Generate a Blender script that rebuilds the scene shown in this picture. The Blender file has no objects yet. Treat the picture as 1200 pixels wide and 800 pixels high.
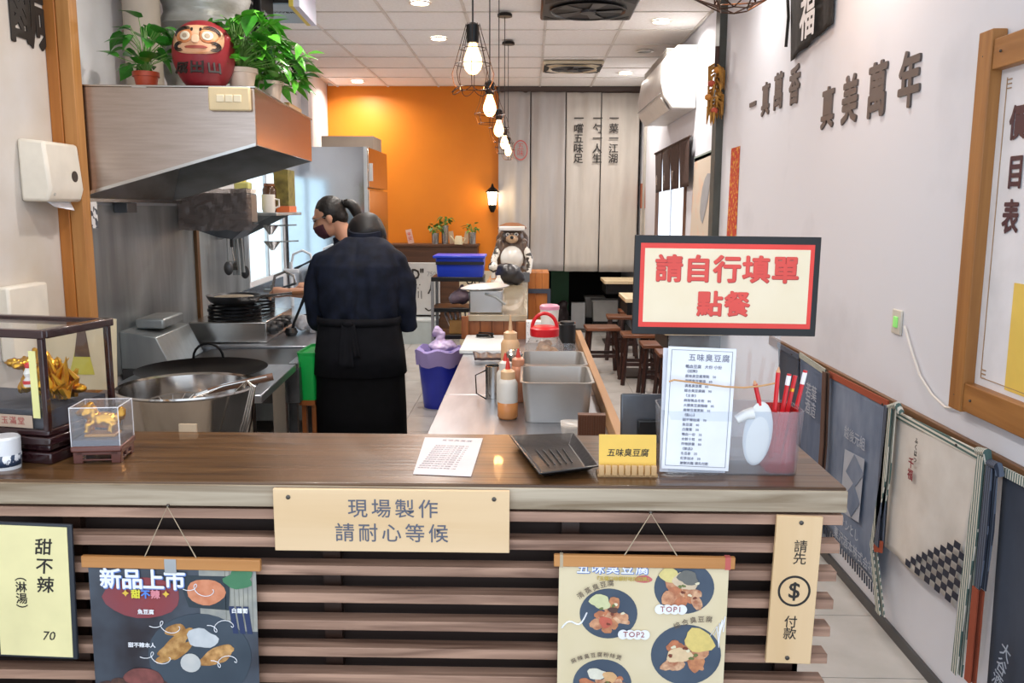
import bpy, math, random
import numpy as np
from mathutils import Vector, Matrix, Euler, noise
random.seed(7)
SC = bpy.context.scene
C = SC.collection
PI = math.pi
# ---------------------------------------------------------------- camera
FPX, VPX, VPY, CAMZ = 1000.0, 620.0, 245.0, 1.55
_Y = np.array([VPX-600, 400-VPY, -FPX]); _Y /= np.linalg.norm(_Y)
_a = np.array([.007, 1, 0]); _Z = _a-_a.dot(_Y)*_Y; _Z /= np.linalg.norm(_Z); _X = np.cross(_Y, _Z)
RC = np.array([_X, _Y, _Z])
cd = bpy.data.cameras.new('camera'); cam = bpy.data.objects.new('camera', cd); C.objects.link(cam)
cd.sensor_width = 36; cd.lens = FPX/1200*36; cd.clip_start = .05; cd.clip_end = 100
cam.matrix_world = Matrix.Translation((0, 0, CAMZ)) @ Matrix([list(r) for r in RC]).to_4x4()
SC.camera = cam
# ---------------------------------------------------------------- world and light
w = bpy.data.worlds.new('world'); SC.world = w; w.use_nodes = True
bg = w.node_tree.nodes['Background']; bg.inputs[0].default_value = (.80, .89, 1, 1); bg.inputs[1].default_value = 1.95
SC.view_settings.view_transform = 'Standard'; SC.view_settings.look = 'None'
SC.view_settings.exposure = 0.13; SC.view_settings.gamma = 1; SC.view_settings.use_curve_mapping = False
DL_POWER, BULB_POWER = 20, 3.0
SC.cycles.transparent_max_bounces = 32; SC.cycles.max_bounces = 12; SC.cycles.diffuse_bounces = 6; SC.cycles.glossy_bounces = 6

def at(px, py, x=None, y=None, z=None):
    """world point on the plane x=, y= or z= seen at a pixel of the photograph"""
    d = RC @ np.array([px-600, 400-py, -FPX])
    t = x/d[0] if x is not None else (y/d[1] if y is not None else (z-CAMZ)/d[2])
    return Vector((d[0]*t, d[1]*t, CAMZ+d[2]*t))

# ---------------------------------------------------------------- materials
def srgb(h):
    h = h.lstrip('#'); c = [int(h[i:i+2], 16)/255 for i in (0, 2, 4)]
    return tuple(x/12.92 if x < .04045 else ((x+.055)/1.055)**2.4 for x in c)+(1,)
MATS = {}
def M(name, col, rough=.5, metal=0, col2=None, scale=8, stretch=(1, 1, 1), bump=0, emit=0, trans=0, sss=0, coat=0, det=4, thr=None, aniso=0):
    if name in MATS: return MATS[name]
    m = bpy.data.materials.new(name); m.use_nodes = True; MATS[name] = m
    nt = m.node_tree; p = nt.nodes['Principled BSDF']
    p.inputs['Base Color'].default_value = srgb(col); p.inputs['Roughness'].default_value = rough
    p.inputs['Metallic'].default_value = metal
    p.inputs['Coat Weight'].default_value = coat; p.inputs['Transmission Weight'].default_value = trans
    if sss: p.inputs['Subsurface Weight'].default_value = sss; p.inputs['Subsurface Scale'].default_value = .02
    if emit:
        p.inputs['Emission Color'].default_value = srgb(col); p.inputs['Emission Strength'].default_value = emit
    tc = nt.nodes.new('ShaderNodeTexCoord'); mp = nt.nodes.new('ShaderNodeMapping')
    mp.inputs['Scale'].default_value = stretch
    nt.links.new(tc.outputs['Object'], mp.inputs[0])
    nz = nt.nodes.new('ShaderNodeTexNoise'); nz.inputs['Scale'].default_value = scale; nz.inputs['Detail'].default_value = det
    nt.links.new(mp.outputs[0], nz.inputs[0])
    c2 = col2 if col2 else col
    if col2 or True:
        r = nt.nodes.new('ShaderNodeValToRGB')
        lo, hi = thr if thr else (.32, .68)
        r.color_ramp.elements[0].position = lo; r.color_ramp.elements[1].position = hi
        a = srgb(col); b = srgb(c2)
        if not col2: b = tuple(x*.88 for x in a[:3])+(1,)
        r.color_ramp.elements[0].color = a; r.color_ramp.elements[1].color = b
        nt.links.new(nz.outputs[0], r.inputs[0]); nt.links.new(r.outputs[0], p.inputs['Base Color'])
    if bump:
        bp = nt.nodes.new('ShaderNodeBump'); bp.inputs['Strength'].default_value = bump; bp.inputs['Distance'].default_value = .01
        nt.links.new(nz.outputs[0], bp.inputs['Height']); nt.links.new(bp.outputs[0], p.inputs['Normal'])
    return m
def wood(name, c1, c2, axis='x', rough=.45, scale=6, coat=0):
    st = {'x': (.12, 2.2, 2.2), 'y': (2.2, .12, 2.2), 'z': (2.2, 2.2, .12)}[axis]
    if name in MATS: return MATS[name]
    m = M(name, c1, rough, 0, c2, scale*2, st, .15, coat=coat, det=8)
    nt = m.node_tree
    nz = [n for n in nt.nodes if n.type == 'TEX_NOISE'][0]; nz.inputs['Distortion'].default_value = .6
    oi = nt.nodes.new('ShaderNodeObjectInfo'); mp = [n for n in nt.nodes if n.type == 'MAPPING'][0]
    cb = nt.nodes.new('ShaderNodeCombineXYZ'); mu = nt.nodes.new('ShaderNodeMath'); mu.operation = 'MULTIPLY'; mu.inputs[1].default_value = 37
    nt.links.new(oi.outputs['Random'], mu.inputs[0])
    for k in range(3): nt.links.new(mu.outputs[0], cb.inputs[k])
    nt.links.new(cb.outputs[0], mp.inputs['Location'])
    return m
def clear(name, tint='#ffffff', gloss=.07, haze=0.0, rough=.02, hazecol='#ffffff'):
    if name in MATS: return MATS[name]
    m = bpy.data.materials.new(name); m.use_nodes = True; MATS[name] = m; nt = m.node_tree; nt.nodes.clear()
    o = nt.nodes.new('ShaderNodeOutputMaterial'); t = nt.nodes.new('ShaderNodeBsdfTransparent'); t.inputs[0].default_value = srgb(tint)
    g = nt.nodes.new('ShaderNodeBsdfGlossy'); g.inputs['Roughness'].default_value = rough
    lw = nt.nodes.new('ShaderNodeLayerWeight'); pw = nt.nodes.new('ShaderNodeMath'); pw.operation = 'POWER'; pw.inputs[1].default_value = 4
    f = nt.nodes.new('ShaderNodeMath'); f.operation = 'MULTIPLY_ADD'; f.inputs[1].default_value = .45; f.inputs[2].default_value = .03
    nt.links.new(lw.outputs['Facing'], pw.inputs[0]); nt.links.new(pw.outputs[0], f.inputs[0])
    mx = nt.nodes.new('ShaderNodeMixShader')
    if gloss <= 0: mx.inputs[0].default_value = 0
    else: nt.links.new(f.outputs[0], mx.inputs[0])
    nt.links.new(t.outputs[0], mx.inputs[1]); nt.links.new(g.outputs[0], mx.inputs[2])
    last = mx
    if haze > 0:
        d = nt.nodes.new('ShaderNodeBsdfDiffuse'); d.inputs[0].default_value = srgb(hazecol)
        m2 = nt.nodes.new('ShaderNodeMixShader'); m2.inputs[0].default_value = haze
        nt.links.new(mx.outputs[0], m2.inputs[1]); nt.links.new(d.outputs[0], m2.inputs[2]); last = m2
    nt.links.new(last.outputs[0], o.inputs[0])
    return m
def frosted(name, tint='#ffffff'):
    m = bpy.data.materials.new(name); m.use_nodes = True; MATS[name] = m; nt = m.node_tree; nt.nodes.clear()
    o = nt.nodes.new('ShaderNodeOutputMaterial'); t = nt.nodes.new('ShaderNodeBsdfTranslucent'); t.inputs[0].default_value = srgb(tint)
    g = nt.nodes.new('ShaderNodeBsdfTransparent'); g.inputs[0].default_value = srgb(tint); mx = nt.nodes.new('ShaderNodeMixShader'); mx.inputs[0].default_value = .35
    nt.links.new(t.outputs[0], mx.inputs[1]); nt.links.new(g.outputs[0], mx.inputs[2]); nt.links.new(mx.outputs[0], o.inputs[0]); return m
def steel(name, col='#b9b7b4', rough=.25, stretch=(1, 1, 20), bump=.02):
    return M(name, col, rough, 1, None, 30, stretch, bump)

plaster = M('white_plaster', '#d9dde6', .8, 0, '#c5c9d2', 1.6, (1, 1, 1), .25, det=9, thr=(.55, .78))
plaster_old = M('old_white_plaster', '#d6d3d0', .75, 0, '#c4b9a8', 2.0, (1, 1, 1), .3, det=9)
ceil_m = M('ceiling_board', '#eeedeb', .9, 0, '#e7e5e2', 60, (1, 1, 1), .15)
tbar = M('ceiling_rail', '#d8d4ce', .6)
orange_w = M('orange_paint', '#de8210', .5, 0, '#d67b0c', 2)
tile_m = M('floor_tile_grey', '#c2c0bc', .25, 0, '#b4b2ad', 5, (1, 1, 1), .02, coat=.15)
grout = M('floor_grout', '#7d7a75', .9)
dark_m = M('dark_void_shade', '#17181a', .8)  # near-black colour stands in for the shade of the unlit storage space
black_pl = M('black_plastic', '#121315', .4)
black_mt = M('black_metal', '#1c1b1b', .4, .6)
white_pl = M('white_plastic', '#ece9e2', .35)
cream_pl = M('cream_plastic', '#e6d9ba', .4)
wood_bar = wood('bar_top_wood', '#6e4e2e', '#432c19', 'x', .28, 8, .2)
wood_edge = wood('bleached_wood', '#bfb09a', '#7d6a52', 'x', .6, 8)
wood_slat = wood('slat_wood', '#bd9780', '#725444', 'x', .5, 9)
wood_dark = wood('dark_wood', '#3a241a', '#2a1911', 'x', .4)
wood_post = wood('post_wood', '#b3712f', '#9a5c22', 'z', .5)
wood_post2 = wood('post_wood_light', '#c08a4e', '#a9723a', 'z', .5)
wood_lt = wood('light_sign_wood', '#e3c49b', '#d9b78a', 'x', .55, 3)
wood_ltv = wood('light_sign_wood_vertical', '#e3c49b', '#d9b78a', 'z', .55, 3)
wood_frame = wood('frame_wood_vertical', '#a9763f', '#8d5d2c', 'z', .5)
wood_frameh = wood('frame_wood_horizontal', '#a9763f', '#8d5d2c', 'y', .5)
wood_strip = wood('wall_strip_wood', '#7d5a3c', '#67482e', 'y', .5)
wood_rod = wood('poster_rod_wood', '#c48a50', '#b0763e', 'x', .5)
wood_red = wood('reddish_cabinet_wood', '#9a5a2a', '#7d431b', 'z', .4)
wood_brown = wood('brown_shelf_wood', '#5a3a24', '#472c1a', 'x', .5)
rosewood = wood('rosewood', '#33181a', '#241012', 'x', .2, 6, .5)
rosewood2 = wood('carved_redwood', '#6b3a2e', '#522820', 'x', .35, 6, .3)
st_hood = M('hood_steel', '#b3a59c', .27, 1, '#a89a90', 6, (1, 1, 14), .02)
st_dull = M('dull_steel', '#aeb5b6', .36, .5, '#868c8e', 2.5, (3, 3, .5), .05)
st_clean = steel('clean_steel', '#c4c2bf', .22)
st_top = M('steel_worktop', '#b9bcc2', .3, .9, '#a6a9b0', 4, (6, 1, 1), .03)
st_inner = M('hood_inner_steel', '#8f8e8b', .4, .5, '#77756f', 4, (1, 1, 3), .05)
st_dark = M('sooty_steel', '#66686b', .38, .6, '#3a3b3d', 5, (1, 1, 1), .1)
st_mirror = M('mirror_steel', '#c0bcb8', .13, 1)
iron = M('black_iron', '#17171a', .45, .7)
gold = M('gold_leaf', '#e2ae42', .28, 1, '#c8902a', 20, bump=.3)
glass = clear('thin_glass')
acryl = clear('clear_acrylic', '#fbfdff', .1, .06)
haze_pl = clear('frosted_plastic', '#f6f8fb', .1, .07, .15, '#e8edf2')
red_pl = M('red_plastic', '#d5202a', .35)
paper = M('white_paper', '#eef0f6', .8)
inkk = M('black_ink', '#26221f', .6)
ink_blue = M('slate_ink', '#5e6170', .6)
white_ink = M('white_ink', '#f5f6fa', .6)
skin = M('skin', '#c9977b', .5, sss=.15)
hair_m = M('black_hair', '#0d0b0a', .5, 0, '#191512', 60, (1, 1, .2), .3)

# ---------------------------------------------------------------- geometry helpers
class B:
    def __init__(s): s.v = []; s.f = []
    def add(s, vs, fs):
        n = len(s.v); s.v += [tuple(p) for p in vs]; s.f += [tuple(i+n for i in f) for f in fs]; return s
    def box(s, x0, x1, y0, y1, z0, z1):
        return s.add([(x, y, z) for z in (z0, z1) for y in (y0, y1) for x in (x0, x1)],
                     [(0, 2, 3, 1), (4, 5, 7, 6), (0, 1, 5, 4), (2, 6, 7, 3), (0, 4, 6, 2), (1, 3, 7, 5)])
    def loft(s, rings, closed=True, caps=True):
        n = len(rings[0]); vs = [p for r in rings for p in r]; fs = []
        for i in range(len(rings)-1):
            for j in range(n if closed else n-1):
                a = i*n+j; b = i*n+(j+1) % n; fs.append((a, b, b+n, a+n))
        if caps: fs += [tuple(range(n))[::-1], tuple(range((len(rings)-1)*n, len(rings)*n))]
        return s.add(vs, fs)
    def lathe(s, prof, n=24, c=(0, 0, 0), caps=True):
        return s.loft([[(c[0]+r*math.cos(2*PI*k/n), c[1]+r*math.sin(2*PI*k/n), c[2]+z) for k in range(n)] for r, z in prof], caps=caps)
    def tube(s, pts, r, n=6, caps=True):
        pts = [Vector(p) for p in pts]; rs = r if isinstance(r, (list, tuple)) else [r]*len(pts); rings = []
        up = Vector((0, 0, 1)); d0 = (pts[1]-pts[0]).normalized()
        if abs(d0.dot(up)) > .95: up = Vector((0, 1, 0))
        u = d0.cross(up).normalized()
        for i, p in enumerate(pts):
            d = (pts[min(i+1, len(pts)-1)]-pts[max(i-1, 0)]).normalized()
            u = (u-d*u.dot(d)).normalized(); vv = d.cross(u)
            rings.append([p+(u*math.cos(2*PI*k/n)+vv*math.sin(2*PI*k/n))*rs[i] for k in range(n)])
        return s.loft(rings, caps=caps)
    def ball(s, c, r, n=16, m=10, rot=None):
        if not isinstance(r, (list, tuple)): r = (r, r, r)
        R = Euler(rot).to_matrix() if rot else Matrix.Identity(3)
        rings = []
        for i in range(m+1):
            t = PI*(i+.02)/(m+.04); rings.append([Vector(c)+R @ Vector((r[0]*math.sin(t)*math.cos(2*PI*k/n), r[1]*math.sin(t)*math.sin(2*PI*k/n), -r[2]*math.cos(t))) for k in range(n)])
        return s.loft(rings)
    def prism(s, poly, d, o=(0, 0, 0)):
        """poly of 3D points extruded along vector d"""
        d = Vector(d); a = [Vector(p)+Vector(o) for p in poly]
        return s.loft([a, [p+d for p in a]])
    def grid(s, fn, nu, nv):
        vs = [fn(i/nu, j/nv) for j in range(nv+1) for i in range(nu+1)]
        return s.add(vs, [(j*(nu+1)+i, j*(nu+1)+i+1, (j+1)*(nu+1)+i+1, (j+1)*(nu+1)+i) for j in range(nv) for i in range(nu)])
    def xf(s, mat):
        s.v = [tuple(mat @ Vector(p)) for p in s.v]; return s
    def mesh(s, name='m'):
        me = bpy.data.meshes.new(name); me.from_pydata([tuple(p) for p in s.v], [], s.f); me.update(); return me
    def build(s, name, mat, parent=None, bev=0, smooth=40, solid=0, loc=None, rot=None, sub=0):
        me = s.mesh(name)
        bpy_fix(me)
        if smooth:
            me.polygons.foreach_set('use_smooth', [True]*len(me.polygons)); me.set_sharp_from_angle(angle=math.radians(smooth))
        return place(name, me, mat, parent, bev, solid, loc, rot, sub)
def bpy_fix(me):
    import bmesh
    bm = bmesh.new(); bm.from_mesh(me); bmesh.ops.recalc_face_normals(bm, faces=bm.faces[:]); bm.to_mesh(me); bm.free()
def place(name, me, mat, parent=None, bev=0, solid=0, loc=None, rot=None, sub=0):
    if mat is not None and len(me.materials) == 0: me.materials.append(mat)
    o = bpy.data.objects.new(name, me); C.objects.link(o)
    if parent is not None: o.parent = parent
    if loc is not None: o.location = loc
    if rot is not None: o.rotation_euler = rot
    if solid:
        md = o.modifiers.new('solid', 'SOLIDIFY'); md.thickness = solid; md.offset = 0
    if bev:
        md = o.modifiers.new('bevel', 'BEVEL'); md.width = bev; md.segments = 2; md.limit_method = 'ANGLE'
    if sub:
        md = o.modifiers.new('sub', 'SUBSURF'); md.levels = md.render_levels = sub
    return o
def bake(o, mods):
    """apply modifiers given as (type, {props}) and return the object with a plain mesh"""
    for t, pr in mods:
        md = o.modifiers.new(t.lower(), t)
        for k, v in pr.items(): setattr(md, k, v)
    dg = bpy.context.evaluated_depsgraph_get(); dg.update()
    me = bpy.data.meshes.new_from_object(o.evaluated_get(dg)); o.modifiers.clear(); o.data = me
    me.polygons.foreach_set('use_smooth', [True]*len(me.polygons))
    return o
def union(b, name, mat, parent, vox=.01, it=6, fold=None):
    o = b.build(name, mat, parent)
    bake(o, [('REMESH', dict(mode='VOXEL', voxel_size=vox, use_smooth_shade=True)), ('SMOOTH', dict(factor=.5, iterations=it))])
    if fold:
        amp, sc = fold
        for v in o.data.vertices:
            p = Vector((v.co.x*sc[0], v.co.y*sc[1], v.co.z*sc[2]))
            v.co = v.co+v.normal*amp*(noise.noise(p)+.5*noise.noise(p*2.3))
        o.data.update()
    return o
def thing(name, label, cat, loc=(0, 0, 0), rz=0, group=None, kind=None):
    o = bpy.data.objects.new(name, None); C.objects.link(o); o.location = loc; o.rotation_euler = (0, 0, rz)
    o.empty_display_size = .05
    return tag(o, label, cat, group, kind)
def tag(o, label=None, cat=None, group=None, kind=None):
    if label: o['label'] = label
    if cat: o['category'] = cat
    if group: o['group'] = group
    if kind: o['kind'] = kind
    return o
def struct(o, label=None):
    o['kind'] = 'structure'
    if label: o['label'] = label
    return o
def dup(root, loc, rz=None, label=None):
    r = root.copy(); C.objects.link(r); r.location = loc
    if rz is not None: r.rotation_euler = (0, 0, rz)
    if label: r['label'] = label
    for ch in list(root.children):
        c = ch.copy(); C.objects.link(c); c.parent = r
        for g in ch.children:
            d = g.copy(); C.objects.link(d); d.parent = c
    return r
RF = (PI/2, 0, 0)             # facing the camera (-y)
RR = (PI/2, 0, -PI/2)         # on the right wall, facing -x
RL = (PI/2, 0, PI/2)          # on the left wall, facing +x
def T(s, size, mat, parent, loc, rot=RF, bold=0, ext=.0004, name='lettering', ls=1.0, cs=1.0, sx=1, ax='CENTER', shear=0):
    c = bpy.data.curves.new('t', 'FONT'); c.body = s; c.size = size; c.align_x = ax; c.align_y = 'CENTER'
    c.offset = bold*size if bold <= .005 else 0; c.extrude = ext; c.resolution_u = 2; c.space_line = ls; c.space_character = cs; c.shear = shear
    o = bpy.data.objects.new('t', c); C.objects.link(o)
    dg = bpy.context.evaluated_depsgraph_get()
    me = bpy.data.meshes.new_from_object(o.evaluated_get(dg)); bpy.data.objects.remove(o); bpy.data.curves.remove(c)
    me.materials.clear()
    if bold > .005:
        src = [tuple(v.co) for v in me.vertices]; fc = [tuple(f.vertices) for f in me.polygons]; bb = B(); nb = 8
        for k in range(nb):
            a_ = 2*PI*k/nb; dx, dy = bold*size*math.cos(a_), bold*size*math.sin(a_)
            bb.add([(x+dx, y+dy, z+.00001*k) for x, y, z in src], fc)
        bpy.data.meshes.remove(me); me = bb.mesh('t')
    r = place(name, me, mat, parent, loc=loc, rot=rot)
    if sx != 1: r.scale = (sx, 1, 1)
    return r
def blob(cx, cz, rx, rz, y, irr=.1, n=18, sd=0, d=.0006, rot=0):
    """flat irregular disc in the xz plane at depth y (faces -y)"""
    rd = random.Random(sd); b = B(); P = []
    ph = [rd.uniform(0, 6) for _ in range(3)]
    for k in range(n):
        a = 2*PI*k/n; q = 1+irr*(math.sin(2*a+ph[0])+.7*math.sin(3*a+ph[1])+.5*math.sin(5*a+ph[2]))/1.5
        x, z = rx*q*math.cos(a), rz*q*math.sin(a)
        P.append((cx+x*math.cos(rot)-z*math.sin(rot), y, cz+x*math.sin(rot)+z*math.cos(rot)))
    return b.prism(P, (0, d, 0))
def quad(name, p, mat, parent=None, nu=12, nv=12, wave=0, nrm=(0, 1, 0), wf=3, solid=.002, ph=0):
    """cloth between four points tl,tr,br,bl (local), with vertical folds of depth wave"""
    tl, tr, br, bl = [Vector(q) for q in p]; nrm = Vector(nrm)
    def fn(u, v):
        q = tl.lerp(tr, u).lerp(bl.lerp(br, u), v)
        return q+nrm*wave*(.25+.75*v)*(math.sin(u*wf*2*PI+ph)+.5*math.sin(u*wf*4.3+ph*2+v*2))
    return B().grid(fn, nu, nv).build(name, mat, parent, smooth=60, solid=solid)
def light(kind, name, loc, power, col, size=.1, parent=None, spot=None, rot=None):
    l = bpy.data.lights.new(name, kind); l.energy = power; l.color = srgb(col)[:3]
    if kind == 'AREA': l.shape = 'DISK'; l.size = size; l.spread = math.radians(160)
    else: l.shadow_soft_size = size
    o = bpy.data.objects.new(name, l); C.objects.link(o); o.location = loc
    if rot: o.rotation_euler = rot
    if parent: o.parent = parent
    return o
exec_order = []
# ================================================================= SETTING
YB, ZC2, XR = 10.55, 2.99, 1.35
def lx(y): return -1.95-.07*(max(y, 3.57)-3.57)       # left wall line
# floor with single tiles
fl = struct(B().box(-3.0, 1.5, -.3, 12.6, -.1, -.004).build('floor', grout))
tm = B().box(.002, .448, .002, .448, -.004, 0).mesh('tile'); tm.materials.append(tile_m)
for i in range(8):
    for j in range(19):
        x = -2.25+.45*i; y = 2.23+.45*j
        if y > 5.0 and x < -1.9 and False: continue
        place('floor_tile', tm, None, fl, loc=(x, y, 0))
# ceiling
ce = struct(B().box(-2.9, 1.7, 1.0, YB+.1, ZC2+.03, ZC2+.1).build('ceiling', tbar))
cm = B().box(.006, .600, .006, .631, .008, .03).mesh('ceiling_panel'); cm.materials.append(ceil_m)
for i in range(6):
    for j in range(14):
        place('ceiling_panel', cm, None, ce, loc=(-2.305+.606*i, YB-.10-.637*(j+1), ZC2))
for i in range(7):
    B().box(-.011, .011, 1.6, YB, -.0, .03).build('ceiling_rail', tbar, ce, loc=(-2.305+.606*i, 0, ZC2), smooth=0)
for j in range(15):
    B().box(-2.4, 1.35, -.011, .011, 0, .03).build('ceiling_rail', tbar, ce, loc=(0, YB-.10-.637*j, ZC2), smooth=0)
# right wall, near and rear with window opening
struct(B().box(XR, XR+.15, .6, 6.2, 0, ZC2+.05).build('wall_right', plaster))
wy0, wy1, wz0, wz1 = 7.45, 9.15, .85, 2.1
b = B(); b.box(XR, XR+.03, 6.2, wy0, 0, 3.04).box(XR, XR+.03, wy1, 12.6, 0, 3.04).box(XR, XR+.03, wy0, wy1, 0, wz0).box(XR, XR+.03, wy0, wy1, wz1, 3.04)
struct(b.build('wall_right_rear', plaster))
wn = struct(thing('window_1', None, None)); wframe = M('brown_window_frame', '#6b4a35', .5)
b = B()
for y in (wy0, wy1-.05): b.box(XR-.02, XR+.03, y, y+.05, wz0, wz1)
b.box(XR-.02, XR+.03, wy0+.05, wy1-.05, wz0, wz0+.04).box(XR-.02, XR+.03, wy0+.05, wy1-.05, wz1-.04, wz1)
b.build('window_frame', wframe, wn)
B().box(XR+.0, XR+.02, 8.28, 8.30, wz0, wz1).build('mullion', M('alu_grey', '#c9cdd0', .4, .5), wn)
B().box(XR+.01, XR+.014, wy0+.05, wy1-.05, wz0+.04, wz1-.04).build('pane', frosted('frosted_window_glass', '#fdfdff'), wn)
# conduits on the rear right wall
struct(B().box(XR-.03, XR, 10.1, 10.14, .0, 2.95).build('trim_1', M('grey_conduit', '#a9a49a', .5)))
# dark pillar between the two walls
struct(B().box(XR-.05, XR+.01, 6.14, 6.27, 0, 2.99).build('trim_2', M('dark_pillar_paint', '#3c3f3c', .6, 0, '#4a4e4b', 8)))
# left wall
b = B(); b.box(-2.15, -1.95, .6, 3.57, 0, 3.04)
struct(b.build('wall_left', plaster_old))
b = B()
def wall_seg(b, y0, y1, z0, z1):
    P = [(lx(y0), y0), (lx(y1), y1), (lx(y1)-.04, y1), (lx(y0)-.04, y0)]
    b.prism([(x, y, z0) for x, y in P], (0, 0, z1-z0))
kwy0, kwy1, kwz0, kwz1 = 6.55, 7.85, .98, 1.85
wall_seg(b, 3.57, kwy0, 0, 3.04); wall_seg(b, kwy1, YB+.1, 0, 3.04); wall_seg(b, kwy0, kwy1, 0, kwz0); wall_seg(b, kwy0, kwy1, kwz1, 3.04)
struct(b.build('wall_left_kitchen', M('kitchen_wall_paint', '#e2e4e8', .6, 0, '#d2d2d4', 3)))
wn = struct(thing('window_2', None, None)); alu = MATS['alu_grey']
b = B()
for y in (kwy0, 7.2, kwy1-.04): b.prism([(lx(y)-.0, y, kwz0), (lx(y)-.03, y, kwz0), (lx(y)-.03, y+.04, kwz0), (lx(y)-.0, y+.04, kwz0)], (0, 0, kwz1-kwz0))
b.build('window_frame', alu, wn)
b = B(); b.prism([(lx(kwy0)-.02, kwy0, kwz0), (lx(kwy1)-.02, kwy1, kwz0), (lx(kwy1)-.024, kwy1, kwz0), (lx(kwy0)-.024, kwy0, kwz0)], (0, 0, kwz1-kwz0)).build('pane', frosted('greenish_glass', '#f4fbfa'), wn)
# wall pilasters near the fridge, seen between the ceiling and the fridge
for k, (y, dx) in enumerate(((7.3, .10), (8.9, .07))):
    struct(B().box(lx(y)-.05, lx(y)+dx, y, y+.16, 1.9, 2.99).build('trim_%d' % (3+k), MATS['kitchen_wall_paint']))
# back wall
struct(B().box(-2.9, -.37, YB, YB+.12, 0, 3.04).build('wall_back', orange_w))
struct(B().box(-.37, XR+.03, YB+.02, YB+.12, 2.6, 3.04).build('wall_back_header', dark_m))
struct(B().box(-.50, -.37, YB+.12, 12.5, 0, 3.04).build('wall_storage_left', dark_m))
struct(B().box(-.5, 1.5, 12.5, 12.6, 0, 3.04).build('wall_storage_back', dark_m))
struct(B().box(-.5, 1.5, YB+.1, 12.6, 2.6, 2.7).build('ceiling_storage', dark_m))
# baseboard right
struct(B().box(XR-.012, XR, 1.0, 6.1, 0, .04).build('baseboard_right', M('dark_baseboard', '#4a4b4c', .5)))
# timber post on the left wall
p = thing('timber_post', 'orange-brown timber post standing on the left wall beside the steel hood', 'post', (-1.95, 3.533, 0))
B().box(0, .048, .0, .07, .0, 2.99).build('board', wood_post, p, bev=.003)
B().box(.049, .105, .006, .07, 0, 2.99).build('board', wood_post2, p, bev=.003)

# ================================================================= BAR COUNTER
by0, by1, bx0, bx1, bz = 1.81, 2.235, -1.949, .70, .95
bar = thing('bar_counter', 'long wooden bar counter with slatted front in the foreground', 'counter', (0, by0, 0))
B().box(bx0, bx1, 0, by1-by0, bz-.055, bz).build('countertop', wood_bar, bar, bev=.004)
B().box(bx0, bx1+.001, -.006, .004, bz-.055, bz-.006).build('edge_board', wood_edge, bar, bev=.002)
sm = B().box(bx0, 0, -.022, .022, -.016, .016)
for k in range(13):
    z = bz-.073-k*.0655
    e = bx1-.005-.012*k*.25
    o = B().box(bx0, e, 0, .042, -.0115, .0115).build('slat', wood_slat, bar, bev=.0015, loc=(0, -.003, z))
B().box(bx0, bx1-.06, .075, .095, 0, bz-.056).build('back_panel', M('bar_back_dark', '#2a1a14', .7), bar)
for x in (-1.6, -1.05, -.45, .1, .60):
    B().box(x-.02, x+.02, .051, .075, 0, bz-.056).build('batten', wood_dark, bar)
B().box(bx1-.08, bx1-.06, .075, by1-by0-.04, 0, bz-.056).build('end_panel', wood_dark, bar)
B().box(bx0, bx1-.1, by1-by0-.05, by1-by0-.02, 0, bz-.056).build('rear_panel', M('cream_bounce_laminate', '#d8d0c4', .5), bar)  # unseen kitchen side, made pale to bounce brightness into the steel bowl

def px2w(px0, py0, px1, py1, y):
    a = at(px0, py0, y=y); b_ = at(px1, py1, y=y); return a.x, b_.x, min(a.z, b_.z), max(a.z, b_.z)
# horizontal wood sign
yy = by0-.012
x0, x1, z0, z1 = px2w(321, 571, 597, 646, yy)
cx, cz = (x0+x1)/2, (z0+z1)/2
t = thing('wooden_sign', 'wide pale wooden sign in the middle of the bar front with two lines of lettering', 'sign', (cx, yy, cz))
hw, hh = (x1-x0)/2, (z1-z0)/2
B().box(-hw, hw, -.010, 0, -hh, hh).build('board', wood_lt, t, bev=.0015)
T('現場製作', .045, ink_blue, t, (.004, -.0108, .026), cs=1.30, bold=.004)
T('請耐心等候', .045, ink_blue, t, (.0, -.0108, -.030), cs=1.30, bold=.004)
for s in (-1, 1): B().lathe([(.005, 0), (.005, .002), (.002, .003)], 10).build('screw', M('screw_metal', '#5c5752', .4, .8), t, loc=(s*.226, -.010, hh-.018), rot=RF)
# vertical wood sign
t = thing('wooden_sign', 'tall narrow pale wooden sign with a circled dollar mark at the bar end', 'sign', tuple(at(929, 690, y=yy)), 0)
hh = .172; hw = .050
b = B().box(-hw, hw, -.010, 0, -hh, hh).build('board', wood_ltv, t, bev=.0015)
t.rotation_euler = (0, -.03+.055, 0)
T('請\n先', .030, inkk, t, (.006, -.0108, .088), ls=.93)
T('付\n款', .030, inkk, t, (-.002, -.0108, -.088), ls=.93)
b = B(); n = 40
for r0, r1 in ((.031, .036),):
    b.loft([[(r*math.cos(2*PI*k/n), y, r*math.sin(2*PI*k/n)) for k in range(n)] for r, y in ((r0, 0), (r0, -.0006), (r1, -.0006), (r1, 0))], caps=False)
b.build('circle_mark', inkk, t, loc=(0, -.010, 0))
T('$', .052, inkk, t, (0, -.0108, 0), bold=.01, name='dollar_mark')
for s in (-1, 1): B().lathe([(.005, 0), (.005, .002), (.002, .003)], 10).build('screw', MATS['screw_metal'], t, loc=(.003*s, -.010, s*.158), rot=RF)

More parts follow.
